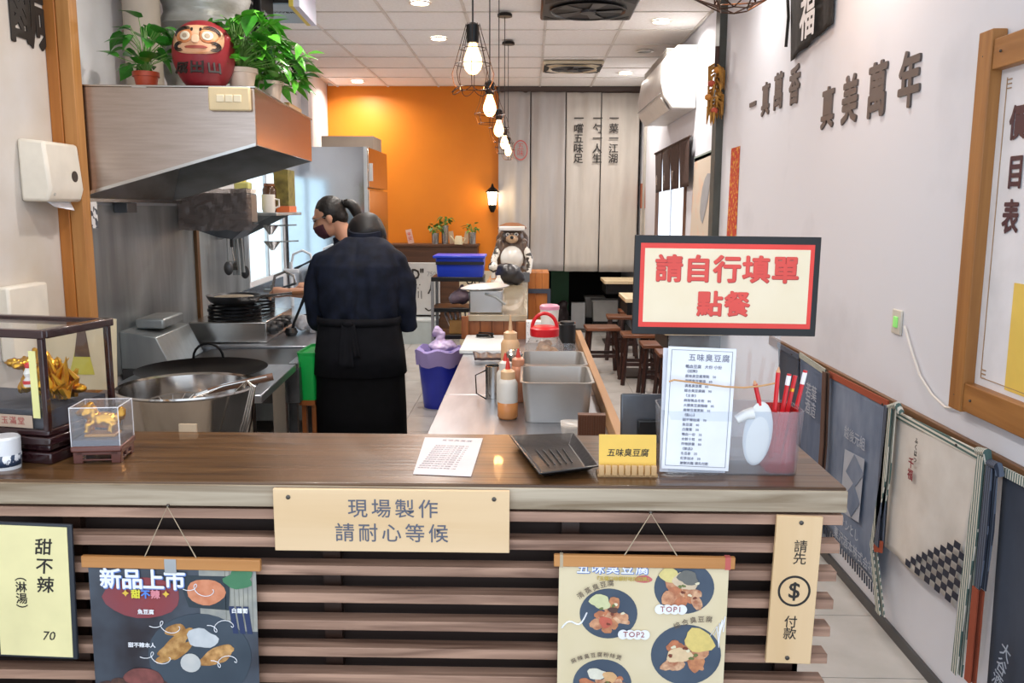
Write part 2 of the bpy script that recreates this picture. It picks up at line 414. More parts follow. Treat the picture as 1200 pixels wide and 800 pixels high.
# yellow framed card at the left
x0, x1, z0, z1 = px2w(-14, 612, 94, 771, yy-.01)
t = thing('framed_menu_card', 'pale yellow handwritten card in a black frame at the left of the bar', 'sign', ((x0+x1)/2, yy-.004, (z0+z1)/2)); t.rotation_euler = (0, .03, 0)
hw, hh = (x1-x0)/2, (z1-z0)/2
B().box(-hw, hw, -.008, 0, -hh, hh).build('frame', M('blueblack_frame', '#2b313a', .4), t, bev=.002)
B().box(-hw+.008, hw-.010, -.0095, -.008, -hh+.006, hh-.006).build('card', M('pale_yellow_card', '#f1e6ad', .7), t)
T('甜\n不\n辣', .040, inkk, t, (.026, -.0102, .060), ls=1.12, bold=.010, shear=.1)
T('︵\n淋\n湯\n︶', .027, inkk, t, (-.028, -.0102, -.005), ls=1.0, bold=.008)
T('70', .030, inkk, t, (.028, -.0102, -.105), shear=.2)

# hanging posters
cordm = M('twine', '#b9a78c', .8)
def poster(px0, px1, pyt, peak, label, mat, H=.50):
    a = at(px0, pyt, y=yy-.012); b2 = at(px1, pyt, y=yy-.012); W = b2.x-a.x
    t = thing('hanging_poster', label, 'poster', ((a.x+b2.x)/2, yy-.012, a.z))
    B().box(-W/2, W/2, -.008, .004, -.015, .012).build('top_rod', wood_rod, t, bev=.002)
    B().box(-W/2, W/2, -.008, .004, -H-.012, -H+.012).build('bottom_rod', wood_rod, t, bev=.002)
    w2 = W/2-.012
    B().box(-w2, w2, -.0015, .0, -H, -.010).build('sheet', mat, t)
    pk = at(*peak, y=yy-.004)-Vector(t.location)
    b = B().tube([(pk.x-.055, -.002, .012), (pk.x, .0, pk.z), (pk.x+.060, -.002, .012)], .0013, 6); b.build('cord', cordm, t)
    B().ball((pk.x, .004, pk.z+.001), .004).build('nail', MATS['screw_metal'], t)
    return t, w2
pbg = M('poster_slate_print', '#5f6d7c', .3, 0, '#2f2b31', 4, (1, 1, 1), coat=.3)
t, w2 = poster(97, 306, 657, (197, 592), 'dark blue food poster with white headline hanging left of the wooden sign', pbg)
t.rotation_euler = (0, .012, 0)
def pr(b, name, col, c2=None, sc=40): return b.build(name, M(name+'_'+col[1:], col, .5, 0, c2, sc, coat=.3), t, smooth=0)
D1 = -.0018
pr(B().box(.06, w2, D1, D1+.0004, -.16, -.012), 'print_tabletop', '#a9a79c', '#8d8f8c', 30)
pr(blob(-.07, -.085, .085, .05, D1-.0004, .06, sd=1), 'print_red_bowl', '#7c4650', '#8d3a3e', 8)
b = B().prism([(.012, D1-.0008, -.03), (.13, D1-.0008, -.03), (.125, D1-.0008, -.11), (.035, D1-.0008, -.105)], (0, .0006, 0)); pr(b, 'print_sauce_dish', '#2c3942')
pr(blob(.075, -.068, .042, .032, D1-.0012, .06, sd=4), 'print_sauce', '#d8906c', '#c97a55', 60)
pr(blob(.055, -.225, .118, .105, D1-.0012, .02, 32, sd=2), 'print_black_bowl', '#333f4b', '#434f5c', 6)
for k, (x, z, rx, rz, r_, c) in enumerate(((.002, -.160, .026, .013, .2, '#c99a5e'), (.010, -.180, .040, .012, .60, '#c0904f'), (-.006, -.200, .042, .012, .55, '#cfa265'), (.016, -.208, .030, .011, .75, '#b98a4c'), (-.014, -.222, .036, .011, .50, '#c89a5c'), (.098, -.212, .040, .014, .45, '#d9a86a'), (.080, -.230, .032, .012, .3, '#cd9a5f'), (.110, -.222, .020, .010, .7, '#dcae74'))):
    pr(blob(x, z, rx, rz, D1-.0016-.0001*k, .1, sd=k, rot=r_), 'print_fried_piece', c, '#94642f', 60)
pr(blob(.062, -.178, .034, .024, D1-.0026, .16, sd=9), 'print_white_radish', '#cfd2d4', '#b4babf', 25)
pr(blob(.034, -.238, .023, .023, D1-.0030, .02, sd=3), 'print_boiled_egg', '#cfcdc8', '#aab0b4', 12)
for k in range(5): pr(blob(-.16+.03*k, -.305+.008*(k % 3), .022, .018, D1-.0010-.0001*k, .1, sd=40+k), 'print_dark_piece', ('#5a3b36', '#6e4a3c')[k % 2], '#3a2826', 50)
for k in range(7): pr(B().box(.118+.010*k, .119+.010*k, D1-.0008, D1-.0005, -.155, -.014), 'print_mat_line', '#7f8076')
pr(blob(-.075, -.278, .045, .024, D1-.0022, .08, sd=12), 'print_meat', '#8a4f4a', '#6a3b38', 40)
for k in range(3): pr(B().prism([(.125+.016*k, D1-.0016, -.10), (.137+.016*k, D1-.0016, -.10), (.145+.016*k, D1-.0016, -.165), (.133+.016*k, D1-.0016, -.165)], (0, .0003, 0)), 'print_stripe', '#27365e')
pr(blob(.15, -.035, .035, .022, D1-.002, .25, sd=20), 'print_leaf', '#4f8a63', '#3b7350', 10)
for (x, z, q) in ((-.02, -.15, 1), (-.045, -.225, 1), (.105, -.145, -1), (.06, -.06, 1), (.11, -.23, -1)):
    B().tube([(x+q*(.030-.06*s)+.011*math.sin(s*10), D1-.003, z-.012+.02*s+.011*math.cos(s*10)) for s in [i/20 for i in range(21)]], .0009, 4).build('print_arrow', white_ink, t)
T('新品上市', .050, M('poster_blue_shadow', '#6f8fd0', .5), t, (-.064, D1-.0030, -.045), bold=.045, cs=.92)
T('新品上市', .050, white_ink, t, (-.065, D1-.0042, -.043), bold=.025, cs=.92)
for ch, c, x in (('甜', '#e6dd45', -.082), ('不', '#5b8be0', -.060), ('辣', '#e28f9a', -.038)): T(ch, .021, M('print_'+c[1:], c, .5), t, (x, D1-.0046, -.076), bold=.04)
for x in (-.105, -.014): T('✦', .02, M('print_star', '#e8c04a', .5), t, (x, D1-.0046, -.074), name='star_mark')
T('魚豆腐', .0125, white_ink, t, (-.062, D1-.0035, -.118), bold=.02)
T('甜不辣本人', .0125, white_ink, t, (-.075, D1-.0035, -.198), bold=.02)
T('白蘿蔔', .0125, white_ink, t, (.150, D1-.0035, -.110), bold=.02)
B().box(-.013, .013, -.0095, -.008, -.022, .010).build('tape', M('silver_tape', '#b9bdc0', .3, .5), t)

cream_p = M('poster_cream_print', '#e2d3b3', .5, 0, '#dccba4', 5, coat=.25)
t, w2 = poster(649, 861, 655, (762, 600), 'cream food poster with round bowls of tofu hanging at the right of the bar', cream_p)
t.rotation_euler = (0, .004, 0)
B().box(-.185, -.178, -.0085, .005, -.016, .013).build('rod_wrap', cordm, t); B().box(.176, .188, -.0085, .005, -.016, .013).build('rod_cap', M('pinkish_cap', '#c8625a', .6), t)
T('五味臭豆腐', .030, M('poster_blue_text', '#5d7fc4', .5), t, (-.068, D1-.002, -.020), bold=.05, cs=1.15)
T('五味臭豆腐', .030, white_ink, t, (-.069, D1-.003, -.019), bold=.012, cs=1.15)
pr(blob(.0, -.043, .018, .009, D1-.001, .1, sd=3), 'print_red_badge', '#cf6a6c')
T('『五種口味都好吃的招牌』', .0105, M('print_gold_text', '#c9b05a', .5), t, (-.045, D1-.002, -.043), bold=.02)
def bowl(x, z, r, sd, toppings):
    pr(blob(x, z, r, r*.92, D1-.0008, .0, 36, sd), 'print_bowl', '#4c5a6b', '#3d4a5c', 8)
    rd = random.Random(sd)
    for k in range(15):
        a = rd.uniform(0, 6.28); q = r*rd.uniform(.1, .68)
        pr(blob(x+q*math.cos(a), z-.1*r+q*.75*math.sin(a), r*rd.uniform(.17, .30), r*rd.uniform(.12, .21), D1-.0014-.0001*k, .18, 14, sd+k, rot=a), 'print_tofu', ['#d9a37c', '#cf8f63', '#e6bd97', '#c97f58'][k % 4], '#a8684a', 70)
    for k, (dx, dz, rr, c) in enumerate(toppings):
        pr(blob(x+dx*r, z+dz*r, rr*r, rr*r*.75, D1-.003-.0002*k, .2, 16, sd+30+k), 'print_topping', c, None, 90)
    for k in range(6):
        a = rd.uniform(0, 6.28); q = r*rd.uniform(.1, .6); pr(blob(x+q*math.cos(a), z+q*.7*math.sin(a), r*.07, r*.05, D1-.0038-.0001*k, .3, 10, sd+60+k), 'print_garnish', ('#7a3d2c', '#e9dfc0', '#6f7a45')[k % 3])
bowl(.090, -.062, .066, 3, ((-.5, .45, .35, '#e0cf88'), (.0, .25, .40, '#d9c3a5'), (.1, .38, .34, '#6f6f6a')))
bowl(-.075, -.125, .064, 5, ((-.3, .45, .36, '#d3d4a4'), (.15, .15, .16, '#5c4038'), (-.1, -.3, .25, '#c8634f')))
bowl(.100, -.220, .078, 8, ((.35, .45, .45, '#e3cb7a'), (-.2, .0, .33, '#e6c9a0')))
bowl(-.085, -.295, .066, 11, ((-.2, .4, .30, '#e4e0cf'), (.25, .3, .25, '#e0b27f')))
for x, z, s in ((.062, -.111, 'TOP1'), (-.018, -.172, 'TOP2')):
    b = B()
    for k in range(4): b.add(blob(x-.024+.016*k, z, .0115, .0115, D1-.0045-.0001*k, 0, 16).v, blob(0, 0, 1, 1, 0, 0, 16).f)
    b.build('print_badge', white_ink, t, smooth=0); T(s, .018, M('print_brownred', '#a2554c', .5), t, (x, D1-.0052, z), cs=1.15)
for dz, q in ((-.10, 1), (-.135, .4)): B().tube([(-.178+.055*s_, D1-.002, dz-.06*q+.04*s_*s_+.012*math.sin(s_*6)) for s_ in [i/10 for i in range(11)]], .0016, 4).build('print_hand_line', white_ink, t)
for k in range(4): B().tube([(.150+.010*k, D1-.002, -.175+.004*k), (.165+.006*k, D1-.002, -.15+.008*k), (.172, D1-.002, -.20+.01*k)], .0012, 4).build('print_hand_line', white_ink, t)
def arc_text(s, x, z, ang, size=.0155):
    n = len(s)
    for k, ch in enumerate(s):
        q = (k-(n-1)/2)*size*1.15
        T(ch, size, M('print_greybrown', '#6d5d50', .5), t, (x+q*math.cos(ang), D1-.0055, z+q*math.sin(ang)-q*q*4), rot=(PI/2, -ang+q*8, 0))
arc_text('清蒸臭豆腐', -.105, -.062, .42); arc_text('綜合臭豆腐', .112, -.136, .22); arc_text('麻辣臭豆腐粉絲煲', -.100, -.222, .1, .0125)

# ================================================================= THINGS ON THE BAR
# order sheet
P = [at(*q, z=bz) for q in ((498, 513), (566, 514), (552, 559), (484, 556))]
c0 = sum(P, Vector())/4
t = thing('order_sheet', 'white printed order sheet lying flat on the bar top', 'paper', tuple(c0))
Pl = [p_-c0+Vector((0, 0, .0012)) for p_ in P]
B().prism(Pl, (0, 0, .0006)).build('sheet', M('pinkish_paper', '#e9dfdf', .8), t, smooth=0)
rzp = math.atan2(P[3].x-P[0].x, -(P[3].y-P[0].y))
T('五味臭豆腐', .015, M('faint_ink', '#bdb3b4', .7), t, (.01, .13, .0022), rot=(0, 0, -.12), cs=1.2)
T('\n'.join('豆腐口味 大份小份 辣度  %d' % (50+5*k) for k in range(12)), .0072, MATS['faint_ink'], t, (-.008, -.015, .0022), rot=(0, 0, -.10), ls=2.4, sx=1.0)
# black square tray
P = [at(*q, z=bz+.022) for q in ((597, 510), (673, 507), (703, 546), (632, 555))]
P = [Vector((q.x, q.y, bz)) for q in P]
c0 = sum(P, Vector())/4
t = thing('square_tray', 'empty black square plastic tray on the bar between sheet and yellow card', 'tray', tuple(c0))
b = B(); Q = [p_-c0 for p_ in P]
rings = [[q*s+Vector((0, 0, z)) for q in Q] for s, z in ((.74, .001), (.95, .020), (1.0, .020), (1.0, .023), (.94, .023), (.72, .005))]
b.loft(rings).build('tray_body', M('black_tray', '#1c1d20', .32, 0, '#232427', 60, bump=.1), t, bev=.003)
b = B()
for k in range(5): b.tube([Q[0]*.4+(Q[1]-Q[0])*.5*k/5*1.0+Vector((.0, 0, .0075)), Q[3]*.4+(Q[2]-Q[3])*.5*k/5+Vector((0, 0, .0075))], .0015, 5)
b.build('ridges', MATS['black_tray'], t)
# yellow name card on wooden holder
p0 = at(736, 560, z=bz)
t = thing('card_holder', 'yellow name card stack in a small slatted wooden holder on the bar', 'card holder', (p0.x, p0.y+.02, bz))
B().box(-.068, .068, -.012, .03, 0, .006).build('base', M('pale_bamboo', '#cfa775', .5), t)
for k in range(9): B().box(-.066+.0148*k, -.053+.0148*k, -.016, -.009, .003, .028).build('slat', MATS['pale_bamboo'], t, bev=.002)
b = B().box(-.065, .065, -.004, 0, 0, .088); o = b.build('name_card', M('yellow_card', '#efc35a', .6), t, loc=(0, -.002, .006), rot=(-.14, 0, 0))
T('五味臭豆腐', .019, inkk, o, (0, -.0045, .046), cs=1.0, bold=.01, shear=.15)
for k in range(3): B().box(-.063+.003*k, .066, 0, .002, 0, .082).build('name_card', MATS['yellow_card'], t, loc=(0, .004+.005*k, .007), rot=(-.14, 0, 0))
# clear plastic bin
a = at(775, 557, z=bz); a2 = at(938, 557, z=bz); cx = (a.x+a2.x)/2; W = (a2.x-a.x)/2
t = thing('clear_bin', 'translucent plastic bin at the right end of the bar holding menus and pens', 'bin', (cx, a.y+.065, bz))
def bin_body(b, W, D, H, f=1.0, th=.003):
    r = .02
    def ring(w_, d_, z, rr):
        pts = []
        for qx, qy, a0 in ((1, 1, 0), (-1, 1, PI/2), (-1, -1, PI), (1, -1, 1.5*PI)):
            for k in range(5): pts.append((qx*(w_-rr)+rr*math.cos(a0+k*PI/8), qy*(d_-rr)+rr*math.sin(a0+k*PI/8), z))
        return pts
    return b.loft([ring(W*.96, D*.96, 0, r), ring(W*f, D*f, H, r), ring(W*f-th, D*f-th, H, r), ring(W*.96-th, D*.96-th, th, r)])
bin_body(B(), W, .062, .150, 1.02).build('bin_body', haze_pl, t)
bin_body(B(), .034, .05, .145, 1.02).build('red_compartment', clear('red_film', '#f29a9a', .08, .18, .2, '#d94a4a'), t, loc=(W-.040, 0, .002))
# menu sheets held in front of the bin
o0 = at(828, 552, z=bz)
t = thing('menu_sheet', 'front printed white menu sheet standing in the clear bin', 'menu', (cx-.075, a.y-.004, bz+.003)); t.rotation_euler = (-.05, .035, 0)
B().box(-.086, .066, 0, .0008, .012, .292).build('sheet', paper, t)
T('五味臭豆腐', .018, M('menu_ink', '#7d7f92', .6), t, (.006, -.001, .268), cs=1.1)
T('鴨血豆腐   大份 小份', .009, MATS['menu_ink'], t, (-.005, -.001, .248))
lines = ['《招牌》', '原味臭豆腐單點   50', '麻辣臭豆腐湯   60', '清蒸臭豆腐   65', '綜合臭豆腐鍋   90', '《主食》', '麻辣鴨血冬粉   80', '大腸臭豆腐麵線   85', '麻辣豆腐煲飯   95', '《點心》', '甜不辣加湯   70', '魚豆腐   40', '白蘿蔔   30', '鴨血一份   35', '水餃十粒   60', '炸物拼盤   80', '《飲品》', '冬瓜茶   25', '紅茶加冰   30', '謝謝光臨 請先付款']
T('\n'.join(lines), .0076, MATS['menu_ink'], t, (-.045, -.001, .132), ls=1.46, ax='LEFT', cs=1.05)
b = B()
for x in (-.078, .058): b.box(x-.0004, x+.0004, -.0008, 0, .02, .285)
for z in (.02, .285): b.box(-.078, .058, -.0008, 0, z-.0004, z+.0004)
b.build('border_line', ink_blue, t, smooth=0)
t2 = tag(B().box(-.075, .075, 0, .004, 0, .285).build('menu_sheet', M('white_paper_stack', '#e4e7f0', .8), None, loc=(cx-.088, a.y+.008, bz+.006), rot=(-.05, .01, 0)), 'stack of white menu sheets behind the front sheet, edge showing at left', 'menu')
# rubber band
pz = at(845, 449, y=a.y-.02)
t = tag(B().tube([at(px, py, y=a.y-.008) for px, py in ((784, 447), (790, 445), (820, 449), (850, 453), (872, 454), (892, 452), (908, 449))], .0022, 6).build('rubber_band', M('tan_rubber', '#c99a6a', .6)), 'tan rubber band stretched across the menu sheets', 'rubber band')
# white oval piece
q = at(888, 508, y=a.y+.01)
t = thing('plastic_paddle', 'white oval plastic paddle with small side tab in the clear bin', 'paddle', (q.x, a.y+.01, q.z-.072))
wp = M('matt_white_plastic', '#e6e6e4', .45)
B().ball((0, 0, .072), (.033, .006, .075), 24, 14, rot=(0, .1, 0)).build('blade', wp, t)
B().tube([(-.012, 0, .120), (-.030, 0, .116), (-.050, 0, .104)], [.014, .012, .010], 10).build('tab', wp, t)
# red pens
pens = [((885, 450), (901, 520), .0), ((912, 436), (903, 535), 0), ((925, 438), (908, 530), 1), ((932, 440), (912, 530), 0), ((944, 434), (917, 545), 1)]
for k, (p1, p2, cap) in enumerate(pens):
    yk = a.y+.01+.018*k
    A_ = at(*p1, y=yk); Z_ = at(*p2, y=yk+.005); d = A_-Z_
    t = thing('red_pencil', ['red pencil leaning left out of the clear bin', 'upright red pencil with bare wooden tip in the bin', 'red pencil with white label band in the bin', 'slim red pencil with gold band behind the others', 'longest red pencil, rightmost in the bin'][k], 'pencil', tuple(Z_), group='red pencils in the clear bin')
    B().tube([(0, 0, 0), tuple(d)], .0052, 6).build('barrel', red_pl, t)
    if k in (0, 1): B().tube([tuple(d), tuple(d*1.06)], [.0052, .0015], 6).build('tip', M('pencil_wood', '#d9a27c', .6), t)
    elif k in (2, 4): B().tube([tuple(d*.86), tuple(d*.98)], .0056, 6).build('label_band', white_ink, t)
    else: B().tube([tuple(d*.80), tuple(d*.84)], .0055, 6).build('gold_band', gold, t)
# sign on acrylic stand
ys = 2.03
x0, x1, z0, z1 = px2w(742, 276, 953, 393, ys)
ac0 = at(783, 400, y=ys).x; ac1 = at(915, 400, y=ys).x
cx2 = (x0+x1)/2
t = thing('order_here_sign', 'black framed sign with red lettering on a clear acrylic stand at the bar end', 'sign', (cx2, ys, bz)); t.rotation_euler = (0, .008, 0)
hw, zc, hh = (x1-x0)/2, (z0+z1)/2-bz, (z1-z0)/2
B().box(-hw, hw, -.006, .006, zc-hh, zc+hh).build('frame', M('black_foamboard', '#101216', .5), t, bev=.001)
B().box(-hw+.014, hw-.014, -.0072, -.006, zc-hh+.018, zc+hh-.018).build('red_border', M('sign_red', '#ea4238', .5), t)
B().box(-hw+.024, hw-.024, -.0084, -.0072, zc-hh+.030, zc+hh-.030).build('sign_face', M('sign_cream', '#efe0c4', .5, 0, '#ead9b8', 8), t)
sr = M('sign_letter_red', '#e04c42', .5); srd = M('sign_letter_shadow', '#a83030', .5)
for m_, dx, dy, bo in ((srd, .0012, -.0088, .035), (sr, 0, -.0100, .028)):
    T('請自行填單', .0660, m_, t, (dx, dy, zc+.036-dx), bold=bo, cs=1.07)
    T('點餐', .0620, m_, t, (dx-.005, dy, zc-.046-dx), bold=bo, cs=1.07)
B().box(ac0-cx2, ac1-cx2, .008, .011, 0, zc+hh*.6).build('acrylic_sheet', acryl, t)
B().box(ac0-cx2, ac1-cx2, .008, .08, 0, .004).build('acrylic_foot', acryl, t)
# dark tablet
q0 = at(747, 515, z=bz)
t = thing('payment_tablet', 'dark grey tablet stand leaning back on the bar behind the yellow card', 'tablet', (q0.x+.008, 2.18, bz))
B().box(-.055, .058, -.006, .004, 0, .125).build('screen_back', M('grey_shell', '#6d7076', .3, .7, '#43464b', 5), t, bev=.008, rot=(-.12, 0, 0))
B().box(-.012, .055, -.02, -.007, 0.0, .06).build('stand', black_pl, t, bev=.004)
# cup at far left
p0 = at(3, 553, z=bz)
t = thing('paper_cup', 'white printed round tub at the left edge of the bar', 'cup', (p0.x-.012, p0.y+.035, bz))
B().lathe([(.031, 0), (.034, .06), (.034, .072), (.030, .076)], 28).build('cup_body', M('white_cup', '#e8e8ea', .3), t)
B().lathe([(.0318, .008), (.0335, .035)], 28, caps=False).build('printed_band', M('cup_print', '#e8e8ea', .4, 0, '#33435c', 90, (1, 1, .5), thr=(.48, .5)), t, solid=.0006)
# small acrylic case with gold beast
q = at(105, 540, z=bz)
t = thing('gold_beast_case', 'small acrylic case with a gold beast figurine on a carved wooden base', 'ornament', (-1.026, 1.985, bz)); t.rotation_euler = (0, 0, .12)
hx, hy = .058, .052
b = B().box(-hx, hx, -hy, hy, .028, .042); b.build('base_top', rosewood2, t, bev=.003)
b = B()
for sx in (-1, 1):
    for sy in (-1, 1):
        X, Y_ = sx*(hx-.004), sy*(hy-.004); b.box(min(X, X-sx*.022), max(X, X-sx*.022), min(Y_, Y_-sy*.02), max(Y_, Y_-sy*.02), 0, .028)
b.box(-hx+.01, hx-.01, -hy+.004, -hy+.010, .020, .028).box(-hx+.01, hx-.01, -hy+.004, -hy+.010, .006, .010).box(hx-.010, hx-.004, -hy+.01, hy-.01, .02, .028).box(hx-.01, hx-.004, -hy+.01, hy-.01, .006, .010).box(hx-.01, hx-.004, -.008, .008, .006, .028)
b.build('fretwork', rosewood2, t, bev=.0015)['kind'] = 'stuff'
B().box(-hx+.005, hx-.005, -hy+.005, hy-.005, .042, .056).build('inner_plinth', M('grey_plinth', '#52545c', .4), t)
ax, ay, az = hx-.003, hy-.003, .135
b = B()
for s in (-1, 1): b.box(s*ax-.0008, s*ax+.0008, -ay, ay, .042, az).box(-ax, ax, s*ay-.0008, s*ay+.0008, .042, az)
b.box(-ax, ax, -ay, ay, az, az+.0015); b.build('acrylic_cover', clear('case_acrylic', '#fdfdff', .12, .03), t, smooth=0)
b = B()
for sx in (-1, 1):
    for sy in (-1, 1): b.tube([(sx*ax, sy*ay, .042), (sx*ax, sy*ay, az)], .0012, 5)
for s in (-1, 1): b.tube([(s*ax, -ay, az), (s*ax, ay, az)], .0012, 5).tube([(-ax, s*ay, az), (ax, s*ay, az)], .0012, 5)
b.build('acrylic_edges', clear('bright_edge', '#ffffff', .1, .55), t)
B().box(-.036, .036, -.022, .022, .056, .064).build('plaque', M('amber_wood', '#b98338', .35, .3), t, bev=.002)
b = B(); b.ball((.004, 0, .088), (.028, .015, .016)).ball((-.022, 0, .104), (.016, .014, .015)).ball((-.036, 0, .101), (.008, .009, .007)).ball((.034, 0, .10), (.008, .006, .014)).ball((-.018, 0, .118), (.006, .01, .006))
for x, y in ((-.018, -.010), (-.018, .010), (.022, -.010), (.022, .010)): b.tube([(x, y, .085), (x-.004, y, .072), (x-.006, y, .066)], [.008, .006, .007], 8)
o = union(b, 'beast', gold, t, .0025, 2, (.0016, (160, 160, 160))); o.scale = (1.35, 1.35, 1.25); o.location = (0, 0, -.0155)
# large glass display case with gold ship
t = thing('display_case', 'dark rosewood glass display case with a gold ship on the left of the bar', 'display case', (-1.285, 2.075, bz)); t.rotation_euler = (0, 0, -.20)
hx, hy = .185, .112
for k, (e, z0_, z1_) in enumerate(((.008, 0, .028), (-.004, .028, .046), (.012, .046, .066), (.002, .066, .082))):
    B().box(-hx-e, hx+e, -hy-e, hy+e, z0_, z1_).build('plinth_tier', rosewood, t, bev=.004)
zt = .300
for sx in (-1, 1):
    for sy in (-1, 1): B().box(sx*hx-.007, sx*hx+.007, sy*hy-.007, sy*hy+.007, .08, zt).build('corner_post', rosewood, t, bev=.002)
for s in (-1, 1):
    B().box(-hx-.014, hx+.014, s*hy-.011, s*hy+.011, zt, zt+.02).build('top_rail', rosewood, t, bev=.003)
    B().box(s*hx-.011, s*hx+.014*s+.003, -hy, hy, zt, zt+.02).build('top_rail', rosewood, t, bev=.003)
    B().box(-hx, hx, s*hy-.001, s*hy+.001, .082, zt).build('glass_pane', glass, t)
    B().box(s*hx-.001, s*hx+.001, -hy, hy, .082, zt).build('glass_pane', glass, t)
B().box(-hx, hx, -hy, hy, zt+.012, zt+.014).build('glass_top', glass, t)
B().box(-hx+.01, hx-.01, -hy+.01, hy-.01, .082, .125).build('velvet_base', M('slate_velvet', '#3c3f49', .8), t)
B().box(hx-.036, hx-.017, -hy-.003, -hy-.0015, .11, .27).build('yellow_strip', M('pale_label', '#e8e29a', .7), t)
B().box(-.1, hx-.04, -hy-.003, -hy-.0015, .085, .115).build('name_strip', M('beige_label', '#b9a08c', .6), t)
T('金玉滿堂', .02, M('faded_red_ink', '#a3524a', .6), t, (.08, -hy-.0035, .10), cs=1.3)
b = B()
for i in range(15):
    a0 = i*.9; b.ball((.07+.055*math.cos(a0)*(.3+.05*i % .7), .03*math.sin(a0), .15+.006*i), (.035, .012, .014), 10, 6, rot=(a0, .3*a0, a0))
union(b, 'gold_ship', gold, t, .004, 2, (.006, (60, 60, 60)))
b = B()
for i in range(26):
    a0 = random.uniform(-1.2, 1.2); h = random.uniform(.04, .11)
    p_ = Vector((.135+.022*math.sin(a0*1.4), .02*math.cos(i*2.1), .135)); b.tube([p_, p_+Vector((.012*math.sin(i), .01*math.cos(i), h*.5)), p_+Vector((.03*math.sin(i*1.7), .02*math.cos(i*1.3), h))], [.008, .010, .001], 6)
b.build('gold_sail', gold, t)
b = B().lathe([(.012, 0), (.014, .012), (.008, .022), (.012, .032), (.006, .045)], 14); b.build('white_figurine', white_pl, t, loc=(.105, -.07, .175))
B().lathe([(.0145, .0), (.0145, .008)], 14).build('red_band', red_pl, t, loc=(.105, -.07, .182)); B().ball((.105, -.07, .225), .008).build('red_cap', red_pl, t)
B().ball((.165-.0, .02, .155), (.022, .014, .012)).build('gold_ingot', gold, t)

# ================================================================= LEFT WALL THINGS
# dispenser
t = thing('towel_dispenser', 'white paper towel dispenser mounted on the left wall beside the post', 'dispenser', (-1.949, 3.405, 1.55))
z0d, z1d = at(60, 236, x=-1.85).z-1.55, at(60, 163, x=-1.85).z-1.55
b = B().prism([(0, -.125, z0d), (.105, -.125, z0d), (.120, -.125, z0d+.05), (.105, -.125, z1d-.01), (0, -.125, z1d)], (0, .25, 0)); b.build('case', cream_pl if False else M('ivory_plastic', '#eee7d8', .35), t, bev=.012)
B().lathe([(.022, 0), (.022, .002)], 20).build('viewing_hole', M('dark_hole', '#4a3f36', .6), t, loc=(.117, .06, z0d+.10), rot=(0, PI/2, 0))
B().lathe([(.008, 0), (.008, .002)], 12).build('lock', M('grey_lock', '#bdb8ae', .4), t, loc=(.113, -.09, z0d+.03), rot=(0, PI/2, 0))
quad('paper_towel', [(.06, -.08, z0d+.01), (.06, .11, z0d+.01), (.09, .09, z0d-.035), (.08, -.04, z0d-.02)], paper, t, wave=.002, nrm=(1, 0, 0), solid=.001)
# lettering on left wall
P = at(38, 16, x=-1.945)
t = thing('wall_character', 'bold black brushed character painted high on the left wall', 'lettering', (-1.95, P.y, P.z))
T('鹹', .34, inkk, t, (.004, 0, .0), rot=RL, bold=.014, ext=.002, name='character')
# thermometer strip
P = at(109, 252, x=-1.80)
t = tag(B().box(0, .006, -.012, .012, -.055, .055).build('thermometer', M('thermometer_print', '#e9e9e6', .5, 0, '#4a5058', 60, (1, 1, .6), thr=(.52, .55)), None, loc=(-1.830, 3.60, P.z), rot=(0, 0, -PI/2)), 'small white thermometer strip beside the post below the hood', 'thermometer')
# small box on wall & poster behind display case
P = at(45, 350, x=-1.94)
t = tag(B().box(0, .05, -.13, .13, -.14, .14).build('cover_box', MATS['ivory_plastic'], None, loc=(-1.949, 3.20, 1.12), bev=.01), 'cream plastic cover low on the left wall behind the display case', 'box')
t = thing('paper_notice', 'cream paper notice with a figure in yellow skirt behind the display case', 'notice', (-1.74, 3.22, 1.0)); t.rotation_euler = (0, .05, .25)
B().box(-.14, .14, -.004, 0, -.15, .13).build('sheet', M('cream_paper', '#d8c9a8', .7), t)
B().prism([(-.03, -.006, -.09), (.06, -.006, -.09), (.04, -.006, .0), (-.01, -.006, .0)], (0, .001, 0)).build('print_skirt', M('print_yellow', '#c9c04a', .6), t, smooth=0)
B().prism([(-.012, -.0065, -.02), (.045, -.0065, -.02), (.03, -.0065, .08), (.0, -.0065, .08)], (0, .001, 0)).build('print_body', M('print_brown', '#5c4436', .6), t, smooth=0)
T('暖暖包', .025, M('faded_red_ink', '#a3524a', .6), t, (.015, -.006, .10))

# ================================================================= KITCHEN (frame K, rotated 4 degrees)
KA = math.atan(.07)
def K(u, v, z=0): return Vector((-1.95+u*math.cos(KA)-v*math.sin(KA), 3.57+u*math.sin(KA)+v*math.cos(KA), z))
def kt(name, label, cat, u, v, z=0, rz=0, group=None): return thing(name, label, cat, tuple(K(u, v, z)), KA+rz, group)
# steel splashback panels
for k, (v0, v1) in enumerate(((.02, 1.66), (1.72, 2.95))):
    o = B().box(0.001, .012, 0, v1-v0, .75, 1.56).build('steel_splashback', st_dull, None, loc=K(0, v0), rot=(0, 0, KA))
    tag(o, ['large dull steel splashback behind the fryer', 'far steel splashback behind the hanging utensils'][k], 'panel')
tag(B().box(0.001, .03, 0, .05, .75, 1.95).build('wood_batten', wood('dark_batten', '#7a5224', '#5d3c18', 'z'), None, loc=K(0, 1.66), rot=(0, 0, KA)), 'narrow brown wooden batten between the two steel splashbacks', 'batten')
